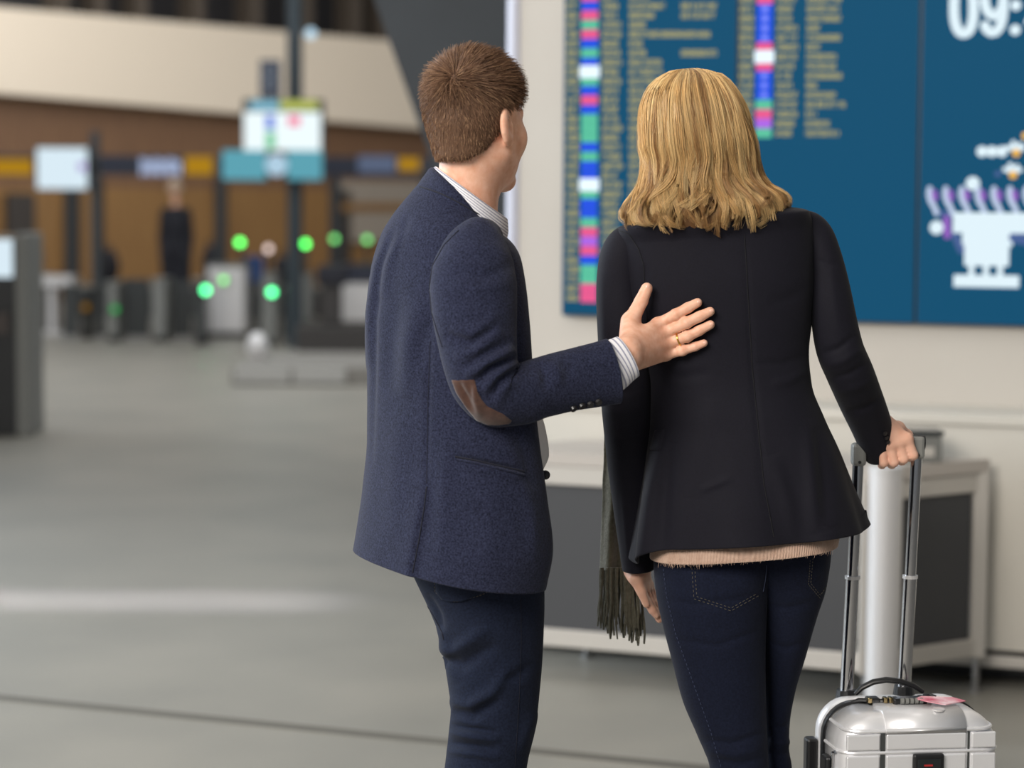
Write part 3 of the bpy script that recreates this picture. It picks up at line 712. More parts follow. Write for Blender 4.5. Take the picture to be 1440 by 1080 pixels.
def relax(v, f, it=2, w=0.5):
    e = np.concatenate([f[:, [0, 1]], f[:, [1, 2]], f[:, [2, 3]], f[:, [3, 0]]])
    for _ in range(it):
        s = np.zeros_like(v); c = np.zeros(len(v)); np.add.at(s, e[:, 0], v[e[:, 1]]); np.add.at(c, e[:, 0], 1); np.add.at(s, e[:, 1], v[e[:, 0]]); np.add.at(c, e[:, 1], 1)
        v = v + w * (s / np.maximum(c, 1)[:, None] - v)
    return v
def frame(yaw, pitch=0.0, roll=0.0):
    """rows right, forward, up of a head turned yaw from facing away, towards the viewer's right"""
    f = np.array([math.sin(yaw), math.cos(yaw), 0]); r = np.array([math.cos(yaw), -math.sin(yaw), 0]); u = np.array([0, 0, 1.0])
    f, u = f * math.cos(pitch) + u * math.sin(pitch), u * math.cos(pitch) - f * math.sin(pitch)
    r, u = r * math.cos(roll) + u * math.sin(roll), u * math.cos(roll) - r * math.sin(roll)
    return np.array([r, f, u])
def head_sdf(q, man=True, neck=(0, -0.035, -0.19)):
    """q in head units: x right, y forward, z up"""
    ax = q.copy(); ax[:, 0] = np.abs(ax[:, 0])
    d = s_ell(q, (0, -.012, .032), (.076, .098, .090))
    d = smin(d, s_ell(q, (0, .034, -.040), (.062, .060, .080)), .03)
    d = smin(d, s_cone(ax, (.050, .004, -.058), (.0, .076, -.104), .020, .020), .025)
    d = smin(d, s_ell(q, (0, .084, -.106), (.022, .016, .016)), .015)
    d = smin(d, s_cone(ax, (.012, .085, .020), (.040, .074, .022), .012, .010), .012)
    d = smin(d, s_ell(ax, (.042, .062, -.026), (.019, .019, .022)), .03)
    d = smax(d, -s_ell(ax, (.032, .102, .001), (.016, .013, .011)), .012)
    d = smin(d, s_cone(q, (0, .090, .010), (0, .112, -.030), .008, .011), .008)
    d = smin(d, s_ell(ax, (.012, .100, -.034), (.009, .010, .008)), .006)
    d = smin(d, s_cone(ax, (0, .096, -.060), (.022, .085, -.061), .0065, .003), .005)
    d = smin(d, s_cone(ax, (0, .095, -.069), (.018, .086, -.068), .0070, .003), .005)
    d = smin(d, s_cone(q, (0, -.020, -.045), neck, .056 if man else .046, .060 if man else .050), .035)
    Me = np.array([[.975, .21, .06], [-.21, .97, .12], [0.0, -.13, .99]])
    e = s_ell(ax, (.083, -.020, -.010), (.0090, .023, .035), Me)
    e = smax(e, -s_ell(ax, (.092, -.012, -.004), (.010, .012, .022), Me), .006)
    e = smin(e, s_ell(ax, (.080, -.010, -.036), (.007, .009, .010)), .006)
    return smin(d, e, .008)
def hand_sdf(P, joints, radii, wrist, wr, palm_r=0.012, fore=None, fr=0.03):
    """joints: five chains (thumb first) of points from the knuckle to the tip"""
    d = None
    pal = None
    for ch in joints[1:]:
        rk = min(palm_r, radii[[j[0] is ch[0] for j in joints].index(True)][0] * 1.12)
        c = s_cone(P, wrist[0] + (ch[0] - joints[2][0]) * 0.45, ch[0], wr, rk); pal = c if pal is None else smin(pal, c, .012)
    th = joints[0]; pal = smin(pal, s_cone(P, wrist[0] + (th[0] - wrist[0]) * .15, th[0], wr * .95, radii[0][0] * 1.25), .014)
    for i in range(1, len(joints) - 1):   # web between the knuckles
        pal = smin(pal, s_cone(P, joints[i][0], joints[i + 1][0], radii[i][0] * 1.02, radii[i + 1][0] * 1.02), .006)
    if fore is not None: pal = smin(pal, s_cone(P, wrist[0], fore, wr * 1.25, fr), .02)
    fing = None
    for ch, rr in zip(joints, radii):
        c = None
        for i in range(len(ch) - 1):
            q = s_cone(P, ch[i], ch[i + 1], rr[i], rr[i + 1]); c = q if c is None else smin(c, q, .003)
        fing = c if fing is None else np.minimum(fing, c)
    return smin(pal, fing, .0045)
def tube_sdf(P, chain):
    d = None; chain = [(c, r * .72) for c, r in chain]
    for (a, ra), (b, rb) in zip(chain[:-1], chain[1:]):
        q = s_cone(P, a, b, ra, rb); d = q if d is None else smin(d, q, .03)
    return d
def join(parts):
    v = []; f = []; n = 0
    for a, b in parts: v.append(a); f.append(np.asarray(b) + n); n += len(a)
    return np.concatenate(v), np.concatenate(f)
def strands(paths, radii, cols, name, m, parent, extra=None, label=None):
    """many thin three-sided hairs in one object"""
    P = np.asarray(paths); n, k, _ = P.shape; T = np.gradient(P, axis=1); T /= np.linalg.norm(T, axis=2)[..., None] + 1e-12
    ref = np.array([0.3, 0.5, 0.81]); a = np.cross(T, ref); a /= np.linalg.norm(a, axis=2)[..., None] + 1e-12; b = np.cross(T, a)
    tap = np.linspace(1, 0.25, k) ** 0.7; r = np.asarray(radii)[:, None] * tap[None]
    ring = [P + r[..., None] * (math.cos(t) * a + math.sin(t) * b) for t in (0, 2.094, 4.189)]
    V = np.stack(ring, 2).reshape(-1, 3); base = (np.arange(n)[:, None] * k + np.arange(k - 1)[None]) * 3
    f = np.stack([np.stack([base + j, base + (j + 1) % 3, base + 3 + (j + 1) % 3, base + 3 + j], -1) for j in range(3)], 2).reshape(-1, 4)
    col = np.repeat(np.asarray(cols), k * 3, axis=0)
    if extra is not None:
        ev, ef, ec = extra; f = np.concatenate([f, np.asarray(ef) + len(V)]); V = np.concatenate([V, ev]); col = np.concatenate([col, np.tile(ec, (len(ev), 1))])
    o = mk(name, V, f, m, parent, True, label=label)
    ca = o.data.color_attributes.new('strand_tone', 'FLOAT_COLOR', 'POINT'); ca.data.foreach_set('color', np.concatenate([col, np.ones((len(col), 1))], 1).astype(np.float32).ravel())
    return o
def hair_mat(name, rough=0.42, spec=0.45):
    m = mat(name, (1, 1, 1, 1), rough, spec=spec); nt = m.node_tree; a = nt.nodes.new('ShaderNodeVertexColor'); a.layer_name = 'strand_tone'
    nt.links.new(a.outputs[0], nt.nodes['Principled BSDF'].inputs['Base Color']); return m
def lin(r, g, b): return np.array(srgb(r, g, b)[:3])

# materials of the people
def cloth(name, c, c2, ns, sheen, bump, bs, bd=0.0006, **k):
    return mat(name, c, k.pop('rough', 0.9), c2=c2, ns=ns, sheen=sheen, bump=bump, bs=bs, bd=bd, spec=0.15, nd=2, **k)
M_jack = cloth('navy_heather_wool', srgb(17, 19, 35), srgb(47, 51, 74), 330, 0.07, 0.6, 420)
M_jack2 = cloth('black_navy_suiting', srgb(20, 19, 27), srgb(24, 23, 32), 300, 0.04, 0.12, 600, rough=0.75)
M_suede = cloth('brown_suede', srgb(66, 45, 38), srgb(80, 56, 47), 120, 0.3, 0.2, 300)
M_denim = cloth('blue_denim', srgb(18, 23, 38), srgb(28, 35, 54), 260, 0.03, 0.4, 420, nmix=.5)
M_denim2 = cloth('dark_denim', srgb(15, 19, 34), srgb(22, 27, 45), 260, 0.03, 0.3, 420)
M_knit = cloth('beige_knit', srgb(172, 142, 124), srgb(188, 160, 142), 90, 0.5, 0.6, 240, 0.0015)
M_scarf = cloth('olive_wool', srgb(82, 79, 66), srgb(104, 100, 86), 160, 0.35, 0.8, 260, 0.0015)
M_skin = mat('skin', srgb(224, 164, 134), 0.46, c2=srgb(240, 192, 166), ns=70, nd=5, sss=0.12, spec=0.4, bump=0.3, bs=420, bd=0.0006)
M_skin2 = mat('skin_fair', srgb(226, 172, 146), 0.48, c2=srgb(232, 184, 160), ns=45, sss=0.15, spec=0.4, bump=0.12, bs=700, bd=0.0004)
M_nail = mat('nail', srgb(230, 180, 158), 0.3)
M_gold = mat('gold', srgb(232, 186, 96), 0.22, metal=1.0)
M_btn = mat('button_dark', srgb(30, 28, 30), 0.3)
M_thr = mat('seam_shade', srgb(24, 25, 38), 0.9); M_thr2 = mat('seam_black', srgb(13, 13, 18), 0.9)
M_stitch = mat('stitch_gold', srgb(82, 76, 66), 0.8); M_stitch2 = mat('stitch_blue', srgb(50, 58, 84), 0.8)
M_eye = mat('eye_white', srgb(236, 232, 226), 0.2); M_shoe = mat('shoe_leather', srgb(34, 28, 26), 0.4)
def stripe_mat():
    m = mat('striped_shirt', srgb(228, 224, 226), 0.75); nt = m.node_tree; N = nt.nodes; L = nt.links
    u = N.new('ShaderNodeUVMap'); sp = N.new('ShaderNodeSeparateXYZ'); L.new(u.outputs[0], sp.inputs[0])
    mu = N.new('ShaderNodeMath'); mu.operation = 'MULTIPLY'; mu.inputs[1].default_value = 9.0; L.new(sp.outputs[1], mu.inputs[0])
    fr = N.new('ShaderNodeMath'); fr.operation = 'FRACT'; L.new(mu.outputs[0], fr.inputs[0])
    lt = N.new('ShaderNodeMath'); lt.operation = 'LESS_THAN'; lt.inputs[1].default_value = 0.34; L.new(fr.outputs[0], lt.inputs[0])
    mx = N.new('ShaderNodeMix'); mx.data_type = 'RGBA'; mx.inputs['A'].default_value = srgb(230, 227, 230); mx.inputs['B'].default_value = srgb(150, 150, 168)
    L.new(lt.outputs[0], mx.inputs['Factor']); L.new(mx.outputs['Result'], N['Principled BSDF'].inputs['Base Color']); return m
M_stripe = stripe_mat(); M_shirt = mat('white_shirt', srgb(226, 222, 220), 0.75)
# ================================================================== WOMAN
WY = 4.12
woman = thing('person', 'woman with shoulder length blonde hair in dark blazer gripping the suitcase handle', 'person', at_floor(1050, 1488))
BASE[woman.name] = np.array(woman.location)

# blazer body
g = torso([(945, 302, 1025, 293, WY + .01, .95), (922, 307, 1062, 291, WY, .8), (888, 313, 1108, 291, WY - .005, .62), (868, 321, 1137, 296, WY - .01, .56), (866, 345, 1143, 322, WY, .56),
           (874, 400, 1146, 390, WY, .6), (886, 450, 1142, 445, WY, .62), (902, 500, 1137, 496, WY, .64), (912, 545, 1141, 540, WY, .66), (912, 590, 1158, 585, WY, .68),
           (906, 640, 1179, 632, WY, .68), (897, 700, 1199, 688, WY, .68), (887, 764, 1218, 740, WY, .66)], 260, 220, phi=0.06, ratio=.6, ex=2.35)
R_, N_ = g.P.shape[:2]
fl_ = np.clip((np.linspace(0, 1, R_) - .62) / .38, 0, 1)[:, None]; th_ = np.linspace(0, 2 * math.pi, N_, endpoint=False)[None]
g.push(fl_ ** 1.5 * (0.007 * np.sin(th_ * 7 + .8) + .004 * np.sin(th_ * 11)))
g.push(0.0012 * fbm(g.P, 26, 3))
g.P[..., 2] += (fl_ ** 4 * np.where(np.abs(th_ - math.pi) < .9, -.036 * np.cos((th_ - math.pi) / .9 * math.pi / 2) ** 2, 0))
for ln, am, wd in (([(1046, 325), (1052, 420), (1058, 520), (1066, 600), (1074, 680), (1090, 760)], -.0022, 4), ([(1085, 640), (1105, 700), (1118, 765)], .006, 12), ([(1150, 600), (1160, 680), (1165, 750)], -.006, 10),
                   ([(1135, 590), (1142, 680), (1146, 750)], .005, 9), ([(930, 620), (915, 700), (905, 780)], .006, 10), ([(945, 620), (935, 700), (930, 780)], -.005, 9),
                   ([(1137, 500), (1100, 512), (1060, 510)], -.0025, 7), ([(1136, 520), (1110, 535), (1085, 540)], .003, 7), ([(925, 520), (960, 530), (1000, 524)], -.0025, 8),
                   ([(985, 690), (1005, 682), (1028, 672)], .003, 5), ([(1000, 560), (985, 640), (975, 700)], .002, 16), ([(1135, 400), (1110, 420), (1080, 425)], -.002, 9), ([(905, 372), (908, 430), (915, 500)], -.003, 6), ([(1146, 340), (1142, 430), (1136, 490)], -.003, 5)):
    g.fold(ln, am, wd)
g.lip(-1, .025, .004); g.lip(0, .02, .004)
blazer = g.build('blazer', M_jack2, woman, label='dark navy fitted blazer')
gb = g
TB = bvh(blazer)
# blazer sleeves
g = sleeve([(908, 334, WY, 30), (893, 336, WY - .004, 48), (880, 350, WY - .006, 62), (874, 372, WY - .006, 66), (873, 400, WY - .005, 68), (876, 470, WY - .01, 71), (881, 555, WY, 73), (888, 640, WY + .03, 70), (893, 720, WY + .06, 60), (898, 800, WY + .075, 46)], 180, 80, 1.0)
g.push(.0010 * fbm(g.P, 38, 5))
for ln, am, wd in (([(845, 540), (870, 552), (900, 548)], -.003, 6), ([(848, 575), (872, 582), (905, 572)], .003, 7), ([(850, 610), (880, 622), (912, 612)], -.0025, 6), ([(876, 690), (880, 740), (884, 790)], .002, 4), ([(846, 380), (850, 470), (852, 560)], .003, 7), ([(893, 380), (898, 450), (900, 540)], -.002, 7)):
    g.fold(ln, am, wd)
g.lip(-1, .02, .003); slL = g.build('sleeve', M_jack2, woman)
g = sleeve([(1116, 316, WY, 26), (1132, 316, WY - .003, 40), (1147, 330, WY - .005, 47), (1156, 354, WY - .008, 50), (1163, 385, WY - .01, 54), (1171, 440, WY - .015, 62), (1181, 490, WY - .01, 66), (1194, 522, WY + .01, 66), (1208, 556, WY + .05, 63), (1223, 592, WY + .09, 58), (1235, 625, WY + .12, 52), (1240, 636, WY + .13, 50)], 180, 80, 1.0)
g.push(.0011 * fbm(g.P, 40, 6))
for ln, am, wd in (([(1205, 470), (1180, 490), (1150, 500)], -.004, 5), ([(1212, 490), (1185, 508), (1156, 515)], .004, 6), ([(1222, 510), (1195, 526), (1164, 534)], -.004, 5), ([(1232, 530), (1205, 545), (1172, 552)], .003, 6), ([(1168, 360), (1172, 420), (1180, 470)], .002, 8), ([(1240, 560), (1215, 575), (1190, 580)], -.003, 5), ([(1150, 365), (1165, 372), (1180, 370)], -.002, 5)):
    g.fold(ln, am, wd)
g.lip(-1, .02, .003); slR = g.build('sleeve', M_jack2, woman)
TBs = bvh(blazer, slL, slR)
for ln in ([(1047, 330), (1052, 420), (1058, 520), (1066, 600), (1074, 680), (1088, 755)], [(905, 372), (908, 430), (916, 500)], [(866, 322), (885, 330), (898, 350), (905, 372)]):
    thread(TBs, ln, 'seam', M_thr2, woman, .0008)
pf = patch(TB, [(921, 604), (913, 634)], [(937, 602), (929, 636)], 8, 10, 'pocket_flap', M_jack2, woman, .004)
for x, y in ((1243.5, 609), (1245.5, 615), (1247.5, 621)):
    P, n = drape(TBs, [(x, y)], .001); Mesh().tube([P[0], P[0] + n[0] * .003], .0042, 12).build('cuff_button', M_btn, woman)

# beige jumper showing under the hem
g = torso([(940, 690, 1155, 675, WY, .58), (922, 740, 1174, 728, WY, .64), (915, 768, 1179, 750, WY, .74), (914, 784, 1177, 763, WY, .79)], 70, 900, phi=.06, ratio=.66, ex=2.5)
rb = np.clip((np.linspace(0, 1, 70) - .55) / .1, 0, 1)[:, None]
g.push(rb * .0008 * np.sin(np.linspace(0, 2 * math.pi, 900, endpoint=False) * 200)[None]); g.push(.0006 * fbm(g.P, 40, 8))
g.lip(-1, .012, .003); knit = g.build('jumper', M_knit, woman, label='beige knitted jumper hem')
TK = bvh(knit)
# loose fibres at the hem
fz = []; 
for x in np.linspace(916, 1176, 150):
    y = 797 - max(0, x - 990) * .1 + random.uniform(-3, 0)
    P, n = drape(TK, [(x, y - 4)], .0005); e = P[0] + np.array([random.uniform(-.004, .004), -.003, -random.uniform(.004, .010)])
    fz.append([P[0] + (e - P[0]) * t for t in (0, .5, 1)])
strands(np.array(fz), np.full(len(fz), .00035), np.tile(lin(206, 176, 156), (len(fz), 1)), 'knit_fuzz', hair_mat('fuzz', .9, .1), woman)['kind'] = 'stuff'

# jeans: two legs that share the hips
def jeans(rows, R, N, phi, ratio, folds, seed, amp=.001):
    g = torso(rows, R, N, phi=phi, ratio=ratio, ex=2.15); g.push(amp * fbm(g.P, 42, seed))
    for ln, am, wd in folds: g.fold(ln, am, wd)
    return g
LF = [([(925, 842), (975, 850), (1020, 846), (1070, 836)], -.003, 6), ([(950, 900), (1010, 908), (1072, 886)], -.003, 5), ([(985, 1040), (1030, 1046), (1076, 1030)], -.004, 5), ([(990, 1055), (1035, 1062), (1076, 1050)], .003, 6), ([(1000, 1068), (1040, 1075), (1076, 1066)], -.003, 5), ([(925, 780), (960, 800), (1000, 830)], .002, 14)]
gl = jeans([(925, 745, 1092, 735, WY, .80), (919, 790, 1090, 780, WY, .90), (922, 830, 1080, 826, WY - .005, 1.02), (930, 870, 1077, 868, WY - .01, 1.0), (945, 930, 1076, 930, WY - .01, 1.0), (960, 985, 1077, 985, WY - .01, 1.0), (981, 1035, 1079, 1035, WY - .015, 1.0), (998, 1080, 1081, 1080, WY - .015, 1.0), (1002, 1130, 1084, 1130, WY - .01, 1), (1000, 1250, 1076, 1250, WY, 1), (1006, 1400, 1062, 1400, WY, 1), (1006, 1470, 1062, 1468, WY, 1)], 330, 90, 0, 1.0, LF, 11)
gl.lip(-1, .02, .003); legL = gl.build('jeans_leg', M_denim2, woman)
RF = [([(1075, 850), (1110, 856), (1150, 846)], -.003, 6), ([(1076, 900), (1105, 912), (1135, 904)], -.003, 5), ([(1082, 1020), (1100, 1024), (1114, 1016)], -.004, 4), ([(1082, 1040), (1100, 1046), (1112, 1042)], .004, 4), ([(1082, 1056), (1100, 1062), (1116, 1056)], -.004, 4)]
gr_ = jeans([(1030, 735, 1164, 728, WY + .01, .95), (1040, 780, 1168, 772, WY + .01, 1.05), (1056, 826, 1162, 822, WY + .02, 1.1), (1064, 865, 1149, 865, WY + .03, 1.2), (1066, 920, 1133, 920, WY + .05, 1.4), (1068, 970, 1118, 970, WY + .06, 1.5), (1070, 1020, 1110, 1020, WY + .06, 1.5), (1072, 1050, 1109, 1050, WY + .06, 1.5), (1073, 1080, 1113, 1080, WY + .06, 1.4), (1070, 1130, 1112, 1130, WY + .07, 1.3), (1062, 1250, 1108, 1250, WY + .09, 1.2), (1064, 1400, 1104, 1400, WY + .1, 1.2), (1064, 1445, 1104, 1445, WY + .1, 1.2)], 330, 90, 0, 1.1, RF, 12)
gr_.lip(-1, .02, .003); legR = gr_.build('jeans_leg', M_denim2, woman)
TJ = bvh(legL, legR)
# stitched pockets and seams
for ln in ([(973, 798), (976, 842), (1028, 859), (1066, 838)], [(977, 798), (980, 839), (1028, 855), (1062, 836)]):
    thread(TJ, ln, 'pocket_stitch', M_stitch, woman, .0006, dash=True, n=46)
for ln in ([(1143, 785), (1140, 820), (1153, 837), (1164, 822)], [(1139, 788), (1137, 822), (1153, 841)]): thread(TJ, ln, 'pocket_stitch', M_stitch, woman, .0006, dash=True, n=34)
patch(TJ, [(975, 796), (978, 841)], [(1066, 794), (1066, 838)], 16, 12, 'back_pocket', M_denim2, woman, .0022) if False else None
thread(TJ, [(933, 800), (938, 840), (950, 890), (975, 960), (1000, 1030), (1014, 1078)], 'side_seam', M_stitch2, woman, .0006, dash=True, n=90)
thread(TJ, [(1078, 795), (1076, 815), (1073, 832)], 'centre_seam', M_stitch2, woman, .0007)
for o_, c0, Y in (('shoe', (1034, 1485), WY - .02), ('shoe', (1086, 1462), WY + .09)):
    c_ = at(c0[0], c0[1], Y); c_[2] = 0
    Mesh().ball(c_ + (0, .06, .035), (.042, .125, .035), 16, 10).box(c_ + (-.036, -.05, 0), c_ + (.036, .16, .012), None, .004).build('shoe', M_shoe, woman, smooth=True)

# scarf hanging down the far side of the left arm
ny, nx = 60, 26; P = np.zeros((ny, nx, 3))
for j in range(ny):
    v = j / (ny - 1); y = 330 + v * 472; xl = np.interp(y, [330, 420, 560, 640, 700, 760, 802], [884, 862, 852, 849, 847, 845, 843]); xr = np.interp(y, [330, 560, 802], [930, 905, 900])
    for i in range(nx):
        u = i / (nx - 1); P[j, i] = at(xl + (xr - xl) * u, y, WY + .135 + .012 * math.sin(u * 12 + v * 2) * v + .03 * (1 - v))
gs = Grid(P, closed=False); gs.P += .0012 * fbm(gs.P, 150, 2)[..., None]
P2 = gs.P[:, ::-1] + np.array([0, .007, 0]); gsc = Grid(np.concatenate([gs.P, P2], 1)); scarf = gsc.build('scarf', M_scarf, woman, label='olive grey woven scarf end')
q = Mesh()
for i in range(58):
    u = random.random(); x = 843 + u * 58; L_ = np.interp(x, [843, 860, 880, 901], [78, 98, 96, 114]) * random.uniform(.75, 1.05); Y = WY + .135 + random.uniform(-.012, .018); ph = random.random() * 6
    dx = (x - 868) * .20 * random.uniform(.4, 1.2)
    pts = [at(x + dx * t + 1.6 * math.sin(ph + t * 9) * t, 798 + L_ * t, Y) for t in np.linspace(0, 1, 9)]
    pts = np.array(pts); q.tube(pts, np.linspace(.0034, .0020, 9) * random.uniform(.8, 1.15), 6)
fr = q.build('fringe', M_scarf, scarf, smooth=True); fr['kind'] = 'stuff'

# skin: head, neck, trunk, arms, hands
HW = at(982, 205, WY + .0); FW = frame(-0.10, 0.0, -0.04); KW = .93
def fw(P): return head_sdf((P - HW) @ FW.T / KW, False, (0, -.03, -.17)) * KW
def wp(x, y, Y): return at(x, y, Y)
hv, hf = surface(fw, HW - (.13, .16, .17), HW + (.13, .16, .16), .0045); hv = relax(hv, hf, 2)
chest = [(wp(985, 275, WY + .01), .045), (wp(1000, 330, WY + .02), .085), (wp(1015, 450, WY + .01), .10), (wp(1030, 560, WY), .10), (wp(1045, 690, WY), .10), (wp(1045, 740, WY + .02), .08)]
def trunk(P):
    d = tube_sdf(P, chest)
    d = smin(d, tube_sdf(P, [(wp(905, 345, WY + .01), .035), (wp(882, 450, WY), .030), (wp(882, 560, WY), .028), (wp(893, 720, WY + .06), .022), (wp(897, 800, WY + .078), .020)]), .03)
    d = smin(d, tube_sdf(P, [(wp(1110, 335, WY), .035), (wp(1165, 420, WY - .01), .026), (wp(1188, 505, WY), .024), (wp(1222, 590, WY + .09), .020), (wp(1240, 612, WY + .115), .019)]), .03)
    d = smin(d, tube_sdf(P, [(wp(1005, 800, WY), .085), (wp(1020, 950, WY - .01), .062), (wp(1040, 1080, WY - .015), .042), (wp(1038, 1250, WY), .044), (wp(1034, 1460, WY), .030)]), .05)
    d = smin(d, tube_sdf(P, [(wp(1100, 800, WY + .02), .07), (wp(1098, 900, WY + .04), .036), (wp(1092, 1040, WY + .06), .018), (wp(1086, 1250, WY + .09), .030), (wp(1084, 1440, WY + .1), .026)]), .05)
    return d
lo = np.array([.12, 3.85, .02]); hi = np.array([.80, 4.45, 1.60])
tv, tf = surface(trunk, lo, hi, .0125); tv = relax(tv, tf, 1)
# right hand closed round the suitcase grip
GY = 4.235
def gp(x, y, dy): return at(x, y, GY + dy)
wr = gp(1243, 607, -.008)
RH = []; RR = []
for k, (mx, my, px_, py_) in enumerate(((1275, 617, 1284, 640), (1264, 621, 1271, 645), (1252, 624, 1257, 650), (1240, 626, 1243, 651))):
    RH.append([gp(mx, my, -.020), gp(px_, py_, -.020), gp(px_ - 3, py_ + 3, .006), gp(px_ - 4, py_ - 8, .022)])
    r0 = (.0098, .0098, .0094, .0084)[k]; RR.append([r0 * 1.08, r0 * .98, r0 * .9, r0 * .75])
TH = [gp(1262, 603, .012), gp(1276, 612, .026), gp(1283, 624, .028)]
RH = [TH] + RH; RR = [[.0125, .0105, .0085]] + RR
def rh(P): return hand_sdf(P, [[np.array(a) for a in c] for c in RH], RR, (wr,), .018, .0115, fore=gp(1226, 575, -.03), fr=.023)
rv, rf = surface(rh, wr - (.09, .09, .10), wr + (.09, .09, .09), .0024); rv = relax(rv, rf, 2)
# left hand hanging beside the thigh
LY = WY + .085
def lp(x, y, dy=0.0): return at(x, y, LY + dy)
LH = [[lp(893, 812, -.012), lp(902, 832, -.014), lp(909, 850, -.012)],
      [lp(900, 826, -.004), lp(910, 846, -.004), lp(917, 858, -.002), lp(923, 866, .000)], [lp(905, 826, .012), lp(915, 848, .012), lp(922, 862, .012), lp(927, 872, .010)],
      [lp(909, 825, .028), lp(919, 847, .028), lp(925, 861, .027), lp(929, 869, .024)], [lp(912, 822, .042), lp(921, 840, .042), lp(926, 852, .041), lp(929, 859, .038)]]
LR = [[.0105, .0092, .0070], [.0088, .0080, .0074, .0060], [.0090, .0082, .0076, .0062], [.0086, .0078, .0072, .0060], [.0078, .0070, .0064, .0054]]
lw = lp(896, 800, .012)
def lh(P): return hand_sdf(P, LH, LR, (lw,), .016, .0105, fore=lp(893, 770, .0), fr=.020)
lv, lf = surface(lh, lw - (.08, .08, .12), lw + (.09, .10, .09), .0024); lv = relax(lv, lf, 2)
v, f = join([(hv, hf), (tv, tf), (rv, rf), (lv, lf)])
bodyW = mk('body', v, f, M_skin2, woman, True, fix=True)
for sx in (-1, 1):
    e_ = HW + KW * (np.array([sx * .030, .0765, .001]) @ FW); ey = Mesh().ball(e_, .0118, 14, 10).build('eye', M_eye, woman, smooth=True)

# hair
hrows = [(968, 96.5, 972, 96, WY + .004, 1.15), (948, 99, 991, 98, WY + .004, 1.15), (930, 108, 1014, 106, WY + .004, 1.18), (915, 121, 1028, 120, WY + .004, 1.2), (906, 136, 1038, 134, WY + .004, 1.2), (901, 155, 1047, 153, WY + .004, 1.2), (900, 178, 1054, 176, WY + .003, 1.18), (901, 205, 1061, 204, WY, 1.12),
         (907, 230, 1063, 228, WY - .004, 1.02), (905, 250, 1066, 248, WY - .01, .92), (900, 268, 1076, 262, WY - .016, .85), (892, 284, 1092, 276, WY - .02, .8), (887, 298, 1097, 288, WY - .024, .78), (890, 310, 1090, 303, WY - .026, .76), (900, 318, 1078, 320, WY - .028, .74), (914, 324, 1068, 329, WY - .03, .72)]
gh = torso(hrows, 120, 160, phi=0.0, ratio=1.1, ex=2.1)
HP = gh.P; HRn, HNn = HP.shape[:2]; HC = HP.mean(1)
thH = np.linspace(0, 2 * math.pi, HNn, endpoint=False)     # pi/2 is the far side, where the face is
def hsurf(v, th):
    x = np.clip(v, 0, 1) * (HRn - 1); i = np.clip(x.astype(int), 0, HRn - 2); fx = (x - i)[..., None]; t = (th % (2 * math.pi)) / (2 * math.pi) * HNn; k = t.astype(int) % HNn; k2 = (k + 1) % HNn; ft = (t - np.floor(t))[..., None]
    a_ = HP[i, k] * (1 - ft) + HP[i, k2] * ft; b_ = HP[i + 1, k] * (1 - ft) + HP[i + 1, k2] * ft
    return a_ * (1 - fx) + b_ * fx, HC[i] * (1 - fx) + HC[i + 1] * fx
# solid under-layer, open at the face
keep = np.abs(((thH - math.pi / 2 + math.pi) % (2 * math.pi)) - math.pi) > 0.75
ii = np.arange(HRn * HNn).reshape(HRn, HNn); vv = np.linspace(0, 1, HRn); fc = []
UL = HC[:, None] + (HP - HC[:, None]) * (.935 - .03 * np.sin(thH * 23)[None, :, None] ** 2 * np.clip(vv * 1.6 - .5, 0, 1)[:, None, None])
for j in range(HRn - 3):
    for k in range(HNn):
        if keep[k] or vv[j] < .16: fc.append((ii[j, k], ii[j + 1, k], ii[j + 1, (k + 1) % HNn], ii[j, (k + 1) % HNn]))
rg = np.random.default_rng(21)
nl = 230; lock_th = np.sort(rg.uniform(math.pi / 2 + .72, math.pi / 2 + 2 * math.pi - .72, nl)); KS = 22; ts = np.linspace(0, 1, KS)
paths = []; cols = []; rads = []
gold, mid_, dark, pale = lin(228, 193, 136), lin(206, 164, 108), lin(146, 104, 64), lin(234, 202, 148)
